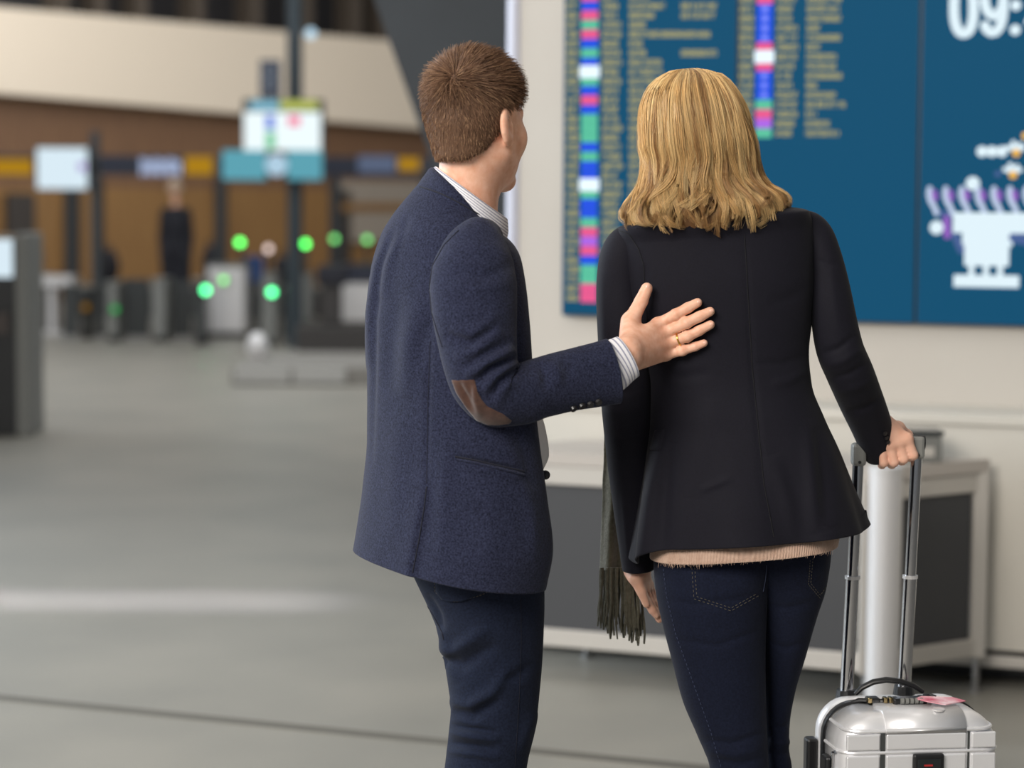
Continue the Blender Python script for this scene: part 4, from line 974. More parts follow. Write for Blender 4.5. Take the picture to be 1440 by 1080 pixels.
for li in range(nl):
    th0 = lock_th[li]; end = rg.uniform(.90, 1.0); layer = rg.choice([0, 0, 1, 2]); shrink = (1.0, .968, .935)[layer]
    if rg.random() < .25: end = rg.uniform(.66, .86)
    drift = rg.normal(0, .10); curl_a = rg.uniform(.006, .022) * (1 if rg.random() < .8 else .35); lo_ = rg.normal(0, .005); curl_p = rg.uniform(0, 6.28); curl_n = rg.uniform(4.5, 8.5); flip = rg.uniform(-.004, .016)
    tone = rg.random(); cbase = gold * (1 - tone) + mid_ * tone if rg.random() < .74 else (dark * .7 + mid_ * .3 if rg.random() < .6 else pale * .5 + gold * .5)
    if layer == 2: cbase = cbase * .3 + dark * .45  # inner layers darkened, painting the shade between the locks
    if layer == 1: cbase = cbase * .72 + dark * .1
    ns_ = 46; off = rg.normal(0, 1, (ns_, 2)); wth = .055
    for s_ in range(ns_):
        th = th0 + off[s_, 0] * wth * .55; v0 = abs(rg.normal(0, .05)); vend = end * (1 - abs(rg.normal(0, .03)))
        v = v0 + (vend - v0) * ts; grow_ = np.clip((v - .55) / .45, 0, 1)
        # hair falls from a parting: the direction near the crown gathers towards the top
        thv = th + (th0 - th) * .55 * np.clip((v - .45) / .4, 0, 1) + drift * grow_ + .02 * np.sin(5 * ts + curl_p); pt, ct = hsurf(v, thv)
        rad = pt - ct; rl = np.linalg.norm(rad, axis=1)[:, None] + 1e-9; rn = rad / rl; tn = np.cross(rn, [0, 0, 1.0])
        conv = (1 - .55 * grow_ * .6)   # strands of one lock gather towards its end
        side_ = off[s_, 1] * .003
        ph = curl_p + curl_n * grow_ * 1.25 + off[s_, 0] * .25
        c1 = curl_a * grow_ ** 1.3
        P = ct + rad * shrink + rn * (side_ * .6 + c1 * np.sin(ph) + flip * grow_ ** 2 + lo_ * np.clip((v - .3) / .5, 0, 1) + .0016 * np.sin(ts * 9 + th0 * 40) * (1 - grow_))[:, None] + tn * (c1 * 1.1 * np.cos(ph))[:, None]
        P[:, 2] += c1 * .5 * np.sin(ph * 1.3)
        paths.append(P); rads.append(rg.uniform(.00030, .00055)); cols.append(np.clip(cbase * rg.uniform(.62, 1.25), 0, 1))
# loose waves that start half way down and curl at the ends
for li in range(85):
    th0 = rg.uniform(math.pi / 2 + .85, math.pi / 2 + 2 * math.pi - .85); vs_, ve = rg.uniform(.30, .55), rg.uniform(.84, 1.0); am = rg.uniform(.010, .021); p0 = rg.uniform(0, 6.28); tn_ = rg.choice([-1, 1]) * rg.uniform(3.2, 6.5); out = rg.uniform(.0, .012); dr = rg.normal(0, .14)
    tone = rg.random(); cb = (gold * (1 - tone) + mid_ * tone) if rg.random() < .62 else dark * .65 + mid_ * .35; nn_ = 42
    for s_ in range(nn_):
        o1, o2 = rg.normal(0, 1, 2); v = vs_ + (ve - vs_) * ts; pt, ct = hsurf(v, th0 + o1 * .026 * (1 - .4 * ts) + dr * ts ** 2); rad = pt - ct; rn = rad / (np.linalg.norm(rad, axis=1)[:, None] + 1e-9); tg = np.cross(rn, [0, 0, 1.0])
        k_ = am * ts ** 1.4; ph = p0 + tn_ * ts + o1 * .18
        P = ct + rad * .985 + rn * (o2 * .0016 + k_ * np.sin(ph) + out * ts ** 2)[:, None] + tg * (k_ * 1.3 * np.cos(ph))[:, None]; P[:, 2] += k_ * .9 * np.sin(ph + 1.1) * ts
        paths.append(P); rads.append(rg.uniform(.00028, .0005)); cols.append(np.clip(cb * rg.uniform(.6, 1.25), 0, 1))
# stray hairs that leave the outline
for _ in range(260):
    th = rg.uniform(math.pi / 2 + .8, math.pi / 2 + 2 * math.pi - .8); v0 = rg.uniform(0, .8); v = v0 + rg.uniform(.12, .25) * ts; pt, ct = hsurf(np.clip(v, 0, 1), np.full(KS, th) + .15 * ts * rg.normal())
    rad = pt - ct; rn = rad / (np.linalg.norm(rad, axis=1)[:, None] + 1e-9); P = pt + rn * (rg.uniform(.002, .012) * ts ** 1.5)[:, None]
    paths.append(P); rads.append(.00022); cols.append(pale)
M_hairW = hair_mat('blonde_hair', .38, .4)
strands(np.array(paths), rads, cols, 'hair', M_hairW, woman, extra=(UL.reshape(-1, 3), np.array(fc), dark * .55), label='shoulder length wavy blonde hair')  # under-layer colour also carries the dark between locks

# ================================================================== SUITCASE
SY = 4.16
c0 = at(1272, 1000, SY); yaw = math.radians(8.0)
sx = np.array([math.cos(yaw), math.sin(yaw), 0]); sy = np.array([-math.sin(yaw), math.cos(yaw), 0])
O = np.array([c0[0], c0[1], 0.0]); case = thing('suitcase', 'silver ribbed hard shell cabin suitcase with extended chrome pull handle and pink tag', 'suitcase', O)
def SM(v): v = np.asarray(v, float); return O + v[..., :1] * sx + v[..., 1:2] * sy + v[..., 2:3] * np.array([0, 0, 1.0])
ztop = float(at(1255, 975, SY + .08)[2]); zb_ = .055; hw_ = .150
def rrect(w, z0, z1, r, n=9):
    out = []
    for cx, cz, a0 in ((w - r, z1 - r, 0), (-w + r, z1 - r, 90), (-w + r, z0 + r, 180), (w - r, z0 + r, 270)):
        for a_ in np.linspace(a0, a0 + 90, n): out.append((cx + r * math.cos(math.radians(a_)), cz + r * math.sin(math.radians(a_))))
    return np.array(out)
def shell(name, ys, ins, m):
    rings = []
    for y, i_ in zip(ys, ins):
        q = rrect(hw_ - i_, zb_ + i_, ztop - i_, .062 - i_ * .4); rings.append(np.stack([q[:, 0], np.full(len(q), y), q[:, 1]], 1))
    P = SM(np.array(rings)); n = P.shape[1]; fcs = [(j * n + k, j * n + (k + 1) % n, (j + 1) * n + (k + 1) % n, (j + 1) * n + k) for j in range(len(ys) - 1) for k in range(n)]
    fcs += [tuple(range(n)), tuple((len(ys) - 1) * n + k for k in range(n))]
    return mk(name, P, fcs, m, case, True, fix=True)
M_al = mat('silver_shell', srgb(236, 235, 237), 0.34, metal=0.4, bump=.02, bs=40)
M_chr = mat('chrome', srgb(190, 190, 194), 0.14, metal=1.0)
def cos_ins(y0, y1, r, n=7): 
    return [(y0 + r * (1 - math.cos(t)), r * (1 - math.sin(t))) for t in np.linspace(0, math.pi / 2, n)]
fr_ = cos_ins(-.10, 0, .034); shell('front_shell', [a for a, b in fr_] + [.002], [b for a, b in fr_] + [0], M_al)
bk_ = cos_ins(-.10, 0, .034); shell('rear_shell', [.030] + [-a for a, b in bk_][::-1], [0] + [b for a, b in bk_][::-1], M_al)
shell('zip_band', [.002, .005, .026, .029], [.004, -.0025, -.0025, .004], M_black)
# raised bands and ribs that follow the shell
def outline(z, off, y1=.002):
    """half ring of points round the front half at height z"""
    w = hw_
    for cz in (ztop - .062,):
        if z > cz: w = hw_ - .062 + math.sqrt(max(1e-6, .062 ** 2 - (z - cz) ** 2))
    yf = -.10
    r = .034; pts = [(-w - off, y1)]
    for a_ in np.linspace(0, 90, 7): pts.append((-w + r - (r + off) * math.cos(math.radians(a_)), yf + r - (r + off) * math.sin(math.radians(a_))))
    for a_ in np.linspace(0, 90, 7): pts.append((w - r + (r + off) * math.sin(math.radians(a_)), yf + r - (r + off) * math.cos(math.radians(a_))))
    pts.append((w + off, y1)); return pts
for py in (1027, 1057, 1100, 1145, 1190, 1235):
    z = float(at(1270, py, SY - .10)[2]); o1 = outline(z, -.001)
    P = np.array([[x, y, z] for x, y in o1]); Mesh().tube(SM(P), .0042, 8, flat=.9).build('rib', M_al, case, smooth=True)
for xa, xb, nm in ((-.140, -.078, 'side_panel_band'), (-.066, .084, 'centre_panel_band'), (.094, .140, 'side_panel_band')):
    zs = [float(at(1270, py, SY - .10)[2]) for py in (1031, 1053)], [float(at(1270, py, SY - .10)[2]) for py in (1061, 1096)], [float(at(1270, py, SY - .10)[2]) for py in (1104, 1141)], [float(at(1270, py, SY - .10)[2]) for py in (1149, 1186)]
    for z1, z0 in zs:
        Mesh().box((xa, -.104, z0), (xb, -.096, z1), SM, .0025).build(nm, M_al, case, smooth=False)
for xg, wg in ((-.072, .0045), (.089, .0018)):
    Mesh().box((xg - wg, -.1015, zb_ + .06), (xg + wg, -.098, float(at(1270, 1030, SY - .10)[2])), SM).build('groove', M_glass, case)  # dark strips painting the shade inside the shell's recesses
# panel over the rounded top edge
def top_panel(xa, xb, nm):
    r = .034; prof = []
    zf_ = float(at(1270, 1023, SY - .10)[2]); prof.append((-.1035, zf_))
    for a_ in np.linspace(0, 90, 9): prof.append((-.10 + r - (r + .0035) * math.cos(math.radians(a_)), ztop - r + (r + .0035) * math.sin(math.radians(a_))))
    prof.append((.008, ztop + .0035)); n = len(prof)
    v = [[x, y, z] for x in (xa, xb) for y, z in prof] + [[x, y + .004, z - .006] for x in (xa, xb) for y, z in prof]
    f = [(i, i + 1, n + i + 1, n + i) for i in range(n - 1)] + [(i, 2 * n + i, 2 * n + i + 1, i + 1) for i in range(n - 1)] + [(n + i, n + i + 1, 3 * n + i + 1, 3 * n + i) for i in range(n - 1)] + [(0, n, 3 * n, 2 * n), (n - 1, 3 * n - 1, 4 * n - 1, 2 * n - 1)]
    mk(nm, SM(np.array(v)), f, M_al, case, True, fix=True)
top_panel(-.066, .084, 'centre_top_panel')
zl = float(at(1280, 1060, SY - .105)[2]); xl_ = .012
lat = Mesh().box((xl_ - .029, -.112, zl - .05), (xl_ + .029, -.100, zl), SM, .004).build('front_latch', M_black, case)
Mesh().box((xl_ - .022, -.1135, zl - .05), (xl_ + .022, -.1118, zl - .008), SM, .002).build('latch_plate', mat('latch_gloss', srgb(30, 34, 36), .15), lat)
Mesh().box((xl_ - .010, -.1146, zl - .0215), (xl_ + .006, -.1134, zl - .018), SM).build('latch_mark', mat('mark_red', srgb(170, 40, 40), .5), lat)
# side handle, feet, wheels
Mesh().box((-.165, -.055, ztop - .19), (-.150, -.02, ztop - .085), SM, .005).build('side_foot', M_black, case)
Mesh().box((-.172, .045, ztop - .19), (-.150, .075, ztop - .075), SM, .005).build('side_foot', M_black, case)
Mesh().tube(SM(np.array([[-.1525, -.075, ztop - .07], [-.1535, -.06, ztop - .075], [-.1535, -.06, ztop - .105], [-.1525, -.075, ztop - .11]])), .003, 8).build('side_clip', M_chr, case, smooth=True)
for x in (-.12, .12):
    for y in (-.07, .07):
        c_ = np.array([x, y, .026]); wq = Mesh().tube(SM(np.array([[x - .011, y, .026], [x + .011, y, .026]])), .0255, 18).build('wheel', M_black, case)
        Mesh().box((x - .018, y - .016, .036), (x + .018, y + .016, .062), SM, .004).build('wheel_fork', M_black, case)
# top furniture: black strap handle, lock, brass clips
zt_ = ztop + .004
def sp(px, py, dy): 
    P = at(px, py, SY + dy); q = P - O; return np.array([q @ sx, q @ sy, P[2]])
pth = [sp(1203, 976, .0), sp(1212, 967, -.002), sp(1228, 959, -.004), (sp(1246, 956, -.004)), sp(1266, 958, -.004), sp(1284, 964, -.002), sp(1298, 973, .0)]
Mesh().tube(SM(np.array([p for p in pth])), [.006, .0075, .008, .008, .008, .0075, .006], 12, flat=.7).build('carry_handle', M_black, case, smooth=True)
for x in (-.062, .038): Mesh().box((x - .012, -.012, ztop), (x + .012, .012, zt_ + .008), SM, .003).build('handle_mount', M_black, case)
Mesh().box((-.030, -.03, zt_ - .003), (.034, -.004, zt_ + .010), SM, .003).build('combination_lock', M_black, case)
M_brass = mat('brass', srgb(150, 132, 96), .25, metal=1)
for i in range(5): Mesh().tube(SM(np.array([[-.018 + i * .009, -.031, zt_ + .006], [-.012 + i * .009, -.031, zt_ + .006]])), .0055, 10).build('lock_dial', M_grey, case)
for x in (-.076, -.046, -.036): Mesh().box((x, -.02, zt_), (x + .008, -.006, zt_ + .011), SM, .002).build('clip', M_brass, case)
Mesh().tube(SM(np.array([[-.145, .010, ztop - .06], [-.120, .012, ztop - .012], [-.085, .010, ztop + .004], [-.05, -.006, ztop + .005], [-.03, -.014, ztop + .006]])), .005, 8).build('strap', M_black, case, smooth=True)
# pull handle
hand_r = []
RY = .075
rod = {}
for (bx_, by_), (mx_, my_), (tx_, ty_), nm in (((1190, 974), (1199, 812), (1207, 650), 'l'), ((1271, 968), (1280, 811), (1289, 640), 'r')):
    b_, m__, t_ = at(bx_, by_, SY + RY), at(mx_, my_, SY + RY + .0), at(tx_, ty_, SY + RY + .0)
    Mesh().tube([b_ - (0, 0, .02), m__], .0128, 16).build('lower_rod', M_chr, case, smooth=True)
    Mesh().tube([m__, t_], .0108, 16).build('upper_rod', M_chr, case, smooth=True)
    Mesh().tube([m__ - (0, 0, .003), m__ + (0, 0, .003)], .0145, 16).build('rod_collar', M_post, case)
    Mesh().tube([b_ - (0, 0, .012), b_ + (0, 0, .006)], [.021, .018], 16).build('rod_socket', M_black, case)
    e0 = t_ + (0, 0, -.006); Mesh().box(e0 + (-.013, -.017, 0), e0 + (.013, .017, .042), None, .006).build('rod_head', M_grey, case)
    Mesh().tube([e0 + (0, -.016, .008), e0 + (0, -.0185, .008)], .003, 8).build('screw', M_black, case)
    rod[nm] = e0 + (0, 0, .030)
Mesh().tube([rod['l'] + (-.01, 0, 0), rod['l'], rod['r'] + (.004, 0, 0), rod['r'] + (.0145, 0, 0)], [.010, .0145, .0145, .0135], 16).build('grip', M_black, case, smooth=True)
# luggage tag lying on top
pk = mat('tag_pink', srgb(206, 70, 102), .4, c2=srgb(244, 214, 220), ns=38, nmix=.52)
pts = np.array([sp(1287, 980, -.03), sp(1296, 976, -.02), sp(1340, 981, -.01), sp(1358, 988, -.02), sp(1330, 993, -.055), sp(1306, 988, -.045)]); pts[:, 2] = ztop + .0075 + np.array([.006, .008, .004, .0, .0, .003])
Mesh().prism(SM(pts), (0, 0, .0016)).build('luggage_tag', pk, case, label='pink and white luggage tag')
Mesh().tube(SM(np.array([[.036, .0, ztop + .012], [.045, -.012, ztop + .016], [.052, -.02, ztop + .014]])), .0035, 8).build('tag_strap', M_black, case)
s_q = sp(1318, 997, -.06); Mesh().tube(SM(np.array([[s_q[0], -.075, ztop + .0015], [s_q[0], -.0752, ztop + .0042]])), .011, 14).build('sticker', M_post, case)
# ================================================================== MAN
MY = 3.98
man = thing('person', 'man with short brown hair in navy jacket with brown elbow patch, hand on the companion', 'person', at_floor(680, 1530))
BASE[man.name] = np.array(man.location)
PH = 0.92
mrows = [(607, 240, 706, 330, MY + .02, .95), (597, 249, 715, 336, MY + .02, .9), (574, 274, 724, 346, MY + .01, .8), (551, 302, 730, 357, MY, .74), (534, 330, 734, 370, MY, .70), (521, 370, 739, 402, MY, .66), (514, 420, 744, 448, MY, .64),
         (511, 480, 748, 502, MY, .63), (513, 550, 752, 562, MY, .63), (513, 620, 760, 630, MY, .64), (507, 690, 770, 702, MY, .66), (499, 745, 777, 762, MY, .67), (493, 780, 768, 818, MY, .67)]
g = torso(mrows, 300, 260, phi=PH, ratio=.64, ex=2.25)
g.push(.0014 * fbm(g.P, 22, 31)); g.push(.0007 * fbm(g.P, 60, 32))
for ln, am, wd in (([(556, 318), (536, 380), (527, 450), (525, 560), (523, 660)], -.0025, 4), ([(548, 320), (530, 375), (520, 440), (518, 520)], .004, 5), ([(570, 320), (548, 370), (538, 420)], .003, 7), ([(575, 300), (562, 340), (552, 372)], -.002, 6),
                   ([(606, 445), (603, 520), (601, 600), (600, 690)], -.002, 3.5), ([(590, 420), (575, 480), (570, 560)], .003, 14), ([(560, 400), (550, 480), (546, 560)], -.003, 12), ([(612, 430), (596, 470), (588, 520)], -.003, 10), ([(560, 580), (556, 660), (552, 760)], .002, 16),
                   ([(640, 640), (680, 650), (738, 662)], -.0045, 3), ([(640, 650), (680, 660), (736, 672)], .002, 6), ([(735, 680), (748, 720), (752, 790)], .003, 10), ([(720, 600), (740, 640), (752, 690)], -.003, 9), ([(630, 600), (624, 690), (618, 800)], .003, 12), ([(690, 690), (688, 750), (684, 815)], .002, 14), ([(660, 720), (656, 780)], -.0015, 12)):
    g.fold(ln, am * 1.5, wd)
# the side vent: the back panel lies over the front one
X, Y = proj(g.P); n = g.normals(); fr = ((n * (g.P - CC)).sum(2) < .02); xv = np.interp(Y, [600, 690, 805], [602, 599, 580])
down = np.clip((Y - 665) / 60, 0, 1); g.P += n * (np.where(fr, np.tanh((xv - X) / 3.5) * .0055 * np.exp(-np.abs(xv - X) / 26), 0) * down)[..., None]
g.lip(-1, .03, .004); g.lip(0, .02, .003)
jack = g.build('jacket', M_jack, man, label='navy heathered wool jacket body')
TM = bvh(jack)
# sleeve with the bent elbow
sp_ = [(694, 322, MY - .085, 36, .9), (682, 334, MY - .098, 76, .9), (671, 360, MY - .116, 106, .9), (665, 400, MY - .136, 123, .9), (667, 440, MY - .150, 120, .92), (671, 478, MY - .160, 112, .92), (676, 510, MY - .168, 106, .92), (684, 538, MY - .17, 100, .92), (702, 555, MY - .165, 93, .92), (728, 554, MY - .152, 89, .9), (760, 545, MY - .130, 86, .86), (800, 535, MY - .106, 87, .76), (835, 528, MY - .088, 90, .68), (862, 522, MY - .076, 94, .62)]
gsl = sleeve(sp_, 300, 150, .92)
gsl.push(.0016 * fbm(gsl.P, 30, 41)); gsl.push(.0008 * fbm(gsl.P, 75, 42))
for ln, am, wd in (([(640, 380), (680, 388), (724, 372)], -.004, 8), ([(630, 400), (670, 408), (722, 398)], .003, 8), ([(632, 460), (664, 470), (700, 440)], .005, 8), ([(625, 470), (660, 484), (700, 462)], -.006, 7), ([(638, 500), (668, 496), (706, 462)], .006, 8), ([(650, 520), (680, 500), (722, 478)], -.006, 7),
                   ([(655, 530), (684, 512), (724, 490)], .008, 7), ([(662, 545), (690, 520), (728, 502)], -.009, 6), ([(676, 552), (700, 528), (730, 510)], .008, 7), ([(690, 560), (704, 536), (734, 512)], -.006, 6), ([(694, 575), (708, 548), (728, 528)], .005, 8),
                   ([(645, 535), (655, 558), (662, 575)], -.005, 4), ([(668, 535), (668, 560), (676, 585)], .006, 5), ([(660, 533), (662, 560), (668, 580)], -.004, 4), ([(760, 510), (768, 530), (766, 550)], -.004, 7), ([(775, 505), (785, 525), (786, 545)], .003, 8), ([(810, 500), (800, 520), (798, 545)], -.002, 8), ([(650, 345), (690, 350), (716, 360)], .002, 10)):
    gsl.fold(ln, am, wd)
gsl.lip(-1, .03, .004); slv = gsl.build('sleeve', M_jack, man)
TS2 = bvh(slv); TMS = bvh(jack, slv)
# far sleeve on the other side of the body
g2 = sleeve([(590, 335, MY + .10, 40), (572, 380, MY + .13, 72), (578, 450, MY + .17, 84), (590, 540, MY + .19, 80), (600, 620, MY + .24, 76), (640, 690, MY + .27, 66)], 90, 50, 1.0)
g2.push(.001 * fbm(g2.P, 35, 44)); g2.lip(-1, .02, .003); g2.build('sleeve', M_jack, man)
# elbow patch, pocket, seams, buttons
patch(TS2, [(634, 533), (641, 552), (655, 573), (670, 591), (686, 597.5), (700, 597.5), (719, 594.5)], [(668, 533.5), (672, 551), (678, 562), (685, 571), (697, 577), (708, 582), (720.5, 592.5)], 26, 34, 'elbow_patch', M_suede, man, .0018)
thread(TMS, [(645, 324), (625, 344), (608, 374), (604, 404), (607, 439), (615, 466), (622, 488)], 'armhole_seam', M_thr, man, .0008)
thread(TM, [(605, 480), (602, 560), (601, 620), (600, 680)], 'side_seam', M_thr, man, .0005)
thread(TM, [(600, 684), (597, 710), (589, 760), (580, 806)], 'vent_edge', M_thr, man, .0010)
thread(TM, [(640, 642), (680, 650), (737, 663)], 'pocket_welt', M_thr, man, .0018)
thread(TM, [(642, 646), (682, 655), (736, 668)], 'pocket_welt', M_jack, man, .0022, off=.001)
None and thread(TM, [(556, 322), (537, 380), (527, 450), (525, 560), (522, 660), (512, 770)], 'back_seam', M_thr, man, .0007)
for x, y in ((806, 573.5), (818, 570), (829.5, 567.5), (841, 564.5)):
    P, n = drape(TS2, [(x, y)], .0005); Mesh().tube([P[0], P[0] + n[0] * .0045], [.0066, .0058], 16).build('cuff_button', M_btn, man)
P, n = drape(TM, [(766, 668)], .0); c_ = at(767, 668, MY + .02); Mesh().ball(c_, (.0085, .006, .0085), 12, 8).build('front_button', M_btn, man, smooth=True)
# jacket collar and shirt
gc = torso([(588, 263, 704, 350, MY + .02, .9), (594, 254, 708, 343, MY + .02, .9), (601, 245, 707, 334, MY + .02, .92), (606, 238.5, 703, 324, MY + .02, .94), (609, 238, 701, 322, MY + .02, .94), (612, 244, 698, 326, MY + .02, .94)], 40, 160, phi=PH, ratio=.92, ex=2.2)
gc.push(.0035 * np.ones(gc.P.shape[:2])); collar = gc.build('collar', M_jack, man)
TC = bvh(collar, jack)
thread(TC, [(590, 262.5), (605, 267), (619, 272), (636, 280), (652, 289), (674, 302), (692, 316)], 'collar_seam', M_thr, man, .0012)
gs1 = torso([(606, 252, 712, 336, MY + .02, .9), (609, 242, 714, 324, MY + .02, .92), (611, 235.5, 713, 309, MY + .02, .94), (613, 235, 711, 307, MY + .02, .94), (616, 243, 706, 316, MY + .02, .94)], 40, 120, phi=PH, ratio=.92, ex=2.15)
gs1.push(.0012 * np.ones(gs1.P.shape[:2])); gs1.build('shirt_collar', M_stripe, man, label='white shirt collar with grey stripes')
tip, _ = None, None
gsh = torso([(630, 300, 712, 335, MY + .03, .9), (625, 350, 726, 385, MY + .05, .7), (630, 450, 736, 465, MY + .06, .6), (650, 560, 756, 562, MY + .06, .6), (655, 600, 767, 600, MY + .06, .6), (655, 636, 772, 636, MY + .06, .6), (655, 662, 762, 664, MY + .06, .6), (650, 760, 750, 760, MY + .06, .6)], 120, 90, phi=PH, ratio=.6)
gsh.push(.0022 * fbm(gsh.P, 60, 51)); gsh.build('shirt', M_shirt, man)
# shirt cuff
gcf = sleeve([(836, 526, MY - .088, 78, .60), (854, 519, MY - .077, 74, .58), (871, 508, MY - .066, 68, .58), (882.5, 501.5, MY - .060, 64, .58)], 50, 80, .8)
gcf.lip(-1, .02, .003)
X_, Y_ = None, None
gcf.build('shirt_cuff', M_stripe, man, label='white shirt cuff with grey stripes')
# jeans
JF = [([(600, 905), (640, 915), (690, 880)], .005, 9), ([(608, 925), (650, 935), (700, 905)], -.005, 8), ([(632, 985), (660, 992), (690, 975), (718, 940)], .006, 8), ([(636, 1000), (665, 1008), (705, 985)], -.005, 7), ([(632, 1020), (665, 1026), (700, 1030)], -.005, 5), ([(632, 1030), (668, 1036), (704, 1040)], .005, 5), ([(630, 1044), (664, 1050), (700, 1054)], -.005, 5), ([(628, 1056), (668, 1060), (704, 1066)], .004, 5), ([(700, 960), (730, 950), (750, 930)], -.003, 8), ([(620, 880), (626, 920), (640, 960)], .003, 8), ([(752, 1000), (740, 1030), (730, 1060)], .003, 8), ([(600, 835), (616, 865), (622, 890)], -.004, 5)]
gj = jeans([(556, 735, 764, 735, MY, .78), (568, 780, 765, 780, MY, .80), (580, 810, 766, 812, MY, .84), (599, 850, 766, 850, MY - .005, .9), (614, 884, 765, 884, MY - .01, .94), (627, 920, 763, 920, MY - .01, .98), (629, 960, 760, 960, MY - .01, 1.0), (634, 998, 756, 998, MY - .01, 1), (631, 1030, 751, 1030, MY - .01, 1), (625, 1080, 741, 1080, MY - .01, 1), (618, 1150, 735, 1150, MY - .01, 1), (622, 1300, 728, 1300, MY - .01, 1), (632, 1460, 728, 1460, MY - .01, 1), (630, 1508, 732, 1508, MY - .01, 1)], 360, 110, PH, .9, [(l, a * 1.7, w) for l, a, w in JF], 61, .0022)
gj.lip(-1, .02, .003); mleg = gj.build('jeans_leg', M_denim, man)
gj2 = jeans([(600, 760, 750, 760, MY + .10, 1.0), (620, 830, 752, 830, MY + .12, 1.0), (636, 900, 748, 900, MY + .14, 1.0), (642, 1000, 744, 1000, MY + .15, 1), (640, 1080, 734, 1080, MY + .16, 1), (650, 1300, 740, 1300, MY + .17, 1), (660, 1455, 742, 1455, MY + .17, 1)], 160, 70, PH, 1.0, [], 62, .0012)
gj2.lip(-1, .02, .003); gj2.build('jeans_leg', M_denim, man)
TL = bvh(mleg)
patch(TL, [(611, 812), (612, 832), (622, 842), (640, 846)], [(692, 820), (690, 828), (675, 837), (645, 846)], 18, 10, 'back_pocket', M_denim, man, .006)
thread(TL, [(611, 815), (612, 832), (622, 843), (641, 846.5), (676, 837), (694, 828)], 'pocket_stitch', M_stitch, man, .0007, dash=True, n=46)
thread(TL, [(600, 850), (612, 870), (622, 890), (624, 900)], 'seat_seam', M_thr, man, .0009)
thread(TL, [(732, 840), (733, 900), (730, 980), (724, 1078)], 'side_seam', M_thr, man, .0004)
for px, py, Yq_ in ((700, 1520, MY - .02), (710, 1470, MY + .17)):
    c_ = at(px, py, Yq_); c_[2] = 0; fx = np.array([math.sin(PH), math.cos(PH), 0]); rx = np.array([fx[1], -fx[0], 0])
    Mq = lambda v: c_ + v[:, :1] * rx + v[:, 1:2] * fx + v[:, 2:3] * np.array([0, 0, 1.0])
    Mesh().ball((0, 0, 0), (.048, .15, .042), 16, 10, M=lambda v: Mq(v + np.array([0, .05, .042]))).box((-.042, -.09, 0), (.042, .19, .014), Mq, .004).build('shoe', M_shoe, man, smooth=True)

# skin
HM = at(672, 174, MY + .02); FM = frame(.64, -.02, .02); KM = .93
nk = ((at(655, 300, MY + .02) - HM) @ FM.T) / KM
def fm(P): return head_sdf((P - HM) @ FM.T / KM, True, tuple(nk)) * KM
hv, hf = surface(fm, HM - (.15, .16, .19), HM + (.15, .17, .15), .0034); hv = relax(hv, hf, 2)
def mtrunk(P):
    d = tube_sdf(P, [(at(655, 285, MY + .02), .052), (at(640, 340, MY), .10), (at(635, 450, MY), .115), (at(640, 600, MY), .12), (at(650, 760, MY), .115)])
    d = smin(d, tube_sdf(P, [(at(680, 345, MY - .12), .045), (at(668, 440, MY - .155), .042), (at(682, 540, MY - .17), .036), (at(760, 545, MY - .13), .034), (at(850, 524, MY - .06), .028), (at(874, 502, MY - .035), .025)]), .03)
    d = smin(d, tube_sdf(P, [(at(555, 345, MY + .07), .045), (at(552, 440, MY + .16), .04), (at(570, 540, MY + .19), .034), (at(640, 690, MY + .27), .026), (at(655, 730, MY + .29), .03), (at(662, 770, MY + .30), .022)]), .03)
    d = smin(d, tube_sdf(P, [(at(675, 830, MY), .085), (at(694, 950, MY - .01), .07), (at(690, 1080, MY - .01), .055), (at(678, 1300, MY - .01), .05), (at(682, 1490, MY - .01), .034)]), .05)
    d = smin(d, tube_sdf(P, [(at(690, 840, MY + .12), .06), (at(695, 1000, MY + .15), .05), (at(690, 1150, MY + .16), .045), (at(700, 1450, MY + .17), .034)]), .05)
    return d
tv, tf = surface(mtrunk, (-.32, 3.66, .02), (.26, 4.40, 1.62), .0125); tv = relax(tv, tf, 1)
# the hand that lies on the blazer
ch_px = [[(887, 452), (901.5, 424), (909.5, 405.5)],
         [(925, 456), (950, 442.5), (967, 433), (981, 425.5)],
         [(932, 468.5), (965, 454), (984, 445), (998.5, 438)],
         [(937, 483), (966, 473.5), (983, 465), (999, 456.5)],
         [(936, 499), (959, 493), (977, 487.5), (990, 482.5)]]
rads_ = [[.0145, .0120, .0106], [.0106, .0101, .0095, .0083], [.0108, .0103, .0096, .0084], [.0104, .0097, .0091, .0080], [.0095, .0087, .0081, .0070]]
TB2 = bvh(blazer, slL)
JH = []; yth = drape(TB2, [(940, 455)], 0)[0][0][1] + .003
for c, rr in zip(ch_px, rads_):
    o = []
    for i, (p, r_) in enumerate(zip(c, rr)):
        P, n = drape(TB2, [p], 0.0)
        if len(c) == 3: P[0] = at(p[0], p[1], yth)
        arch = (.010, .006, .003, .001)[i] if len(c) == 4 else (.012, .004, .002)[i]
        d = ray(*p); d = d / np.linalg.norm(d); o.append(P[0] - d * (r_ + arch))
    JH.append(o)
wq = at(881, 497, MY - .044)
foreM = at(856, 512, MY - .070)
def mh(P):
    d = hand_sdf(P, [[np.array(a) for a in c] for c in JH], rads_, (wq,), .0175, .0130, fore=foreM, fr=.021)
    # knuckles and the tendons behind them
    for c, r_ in zip(JH[1:], (.010, .0105, .010, .009)):
        d = smin(d, s_ell(P, c[0] + (0, -.006, .001), (r_, r_ * .8, r_)), .007)
        d = smin(d, s_cone(P, c[0] + (0, -.0085, 0), c[0] + (wq - c[0]) * .6 + (0, -.009, 0), .005, .003), .009)
        d = smin(d, s_ell(P, c[1] + (0, -.003, 0), (.0098, .0086, .0098)), .004)
    return d
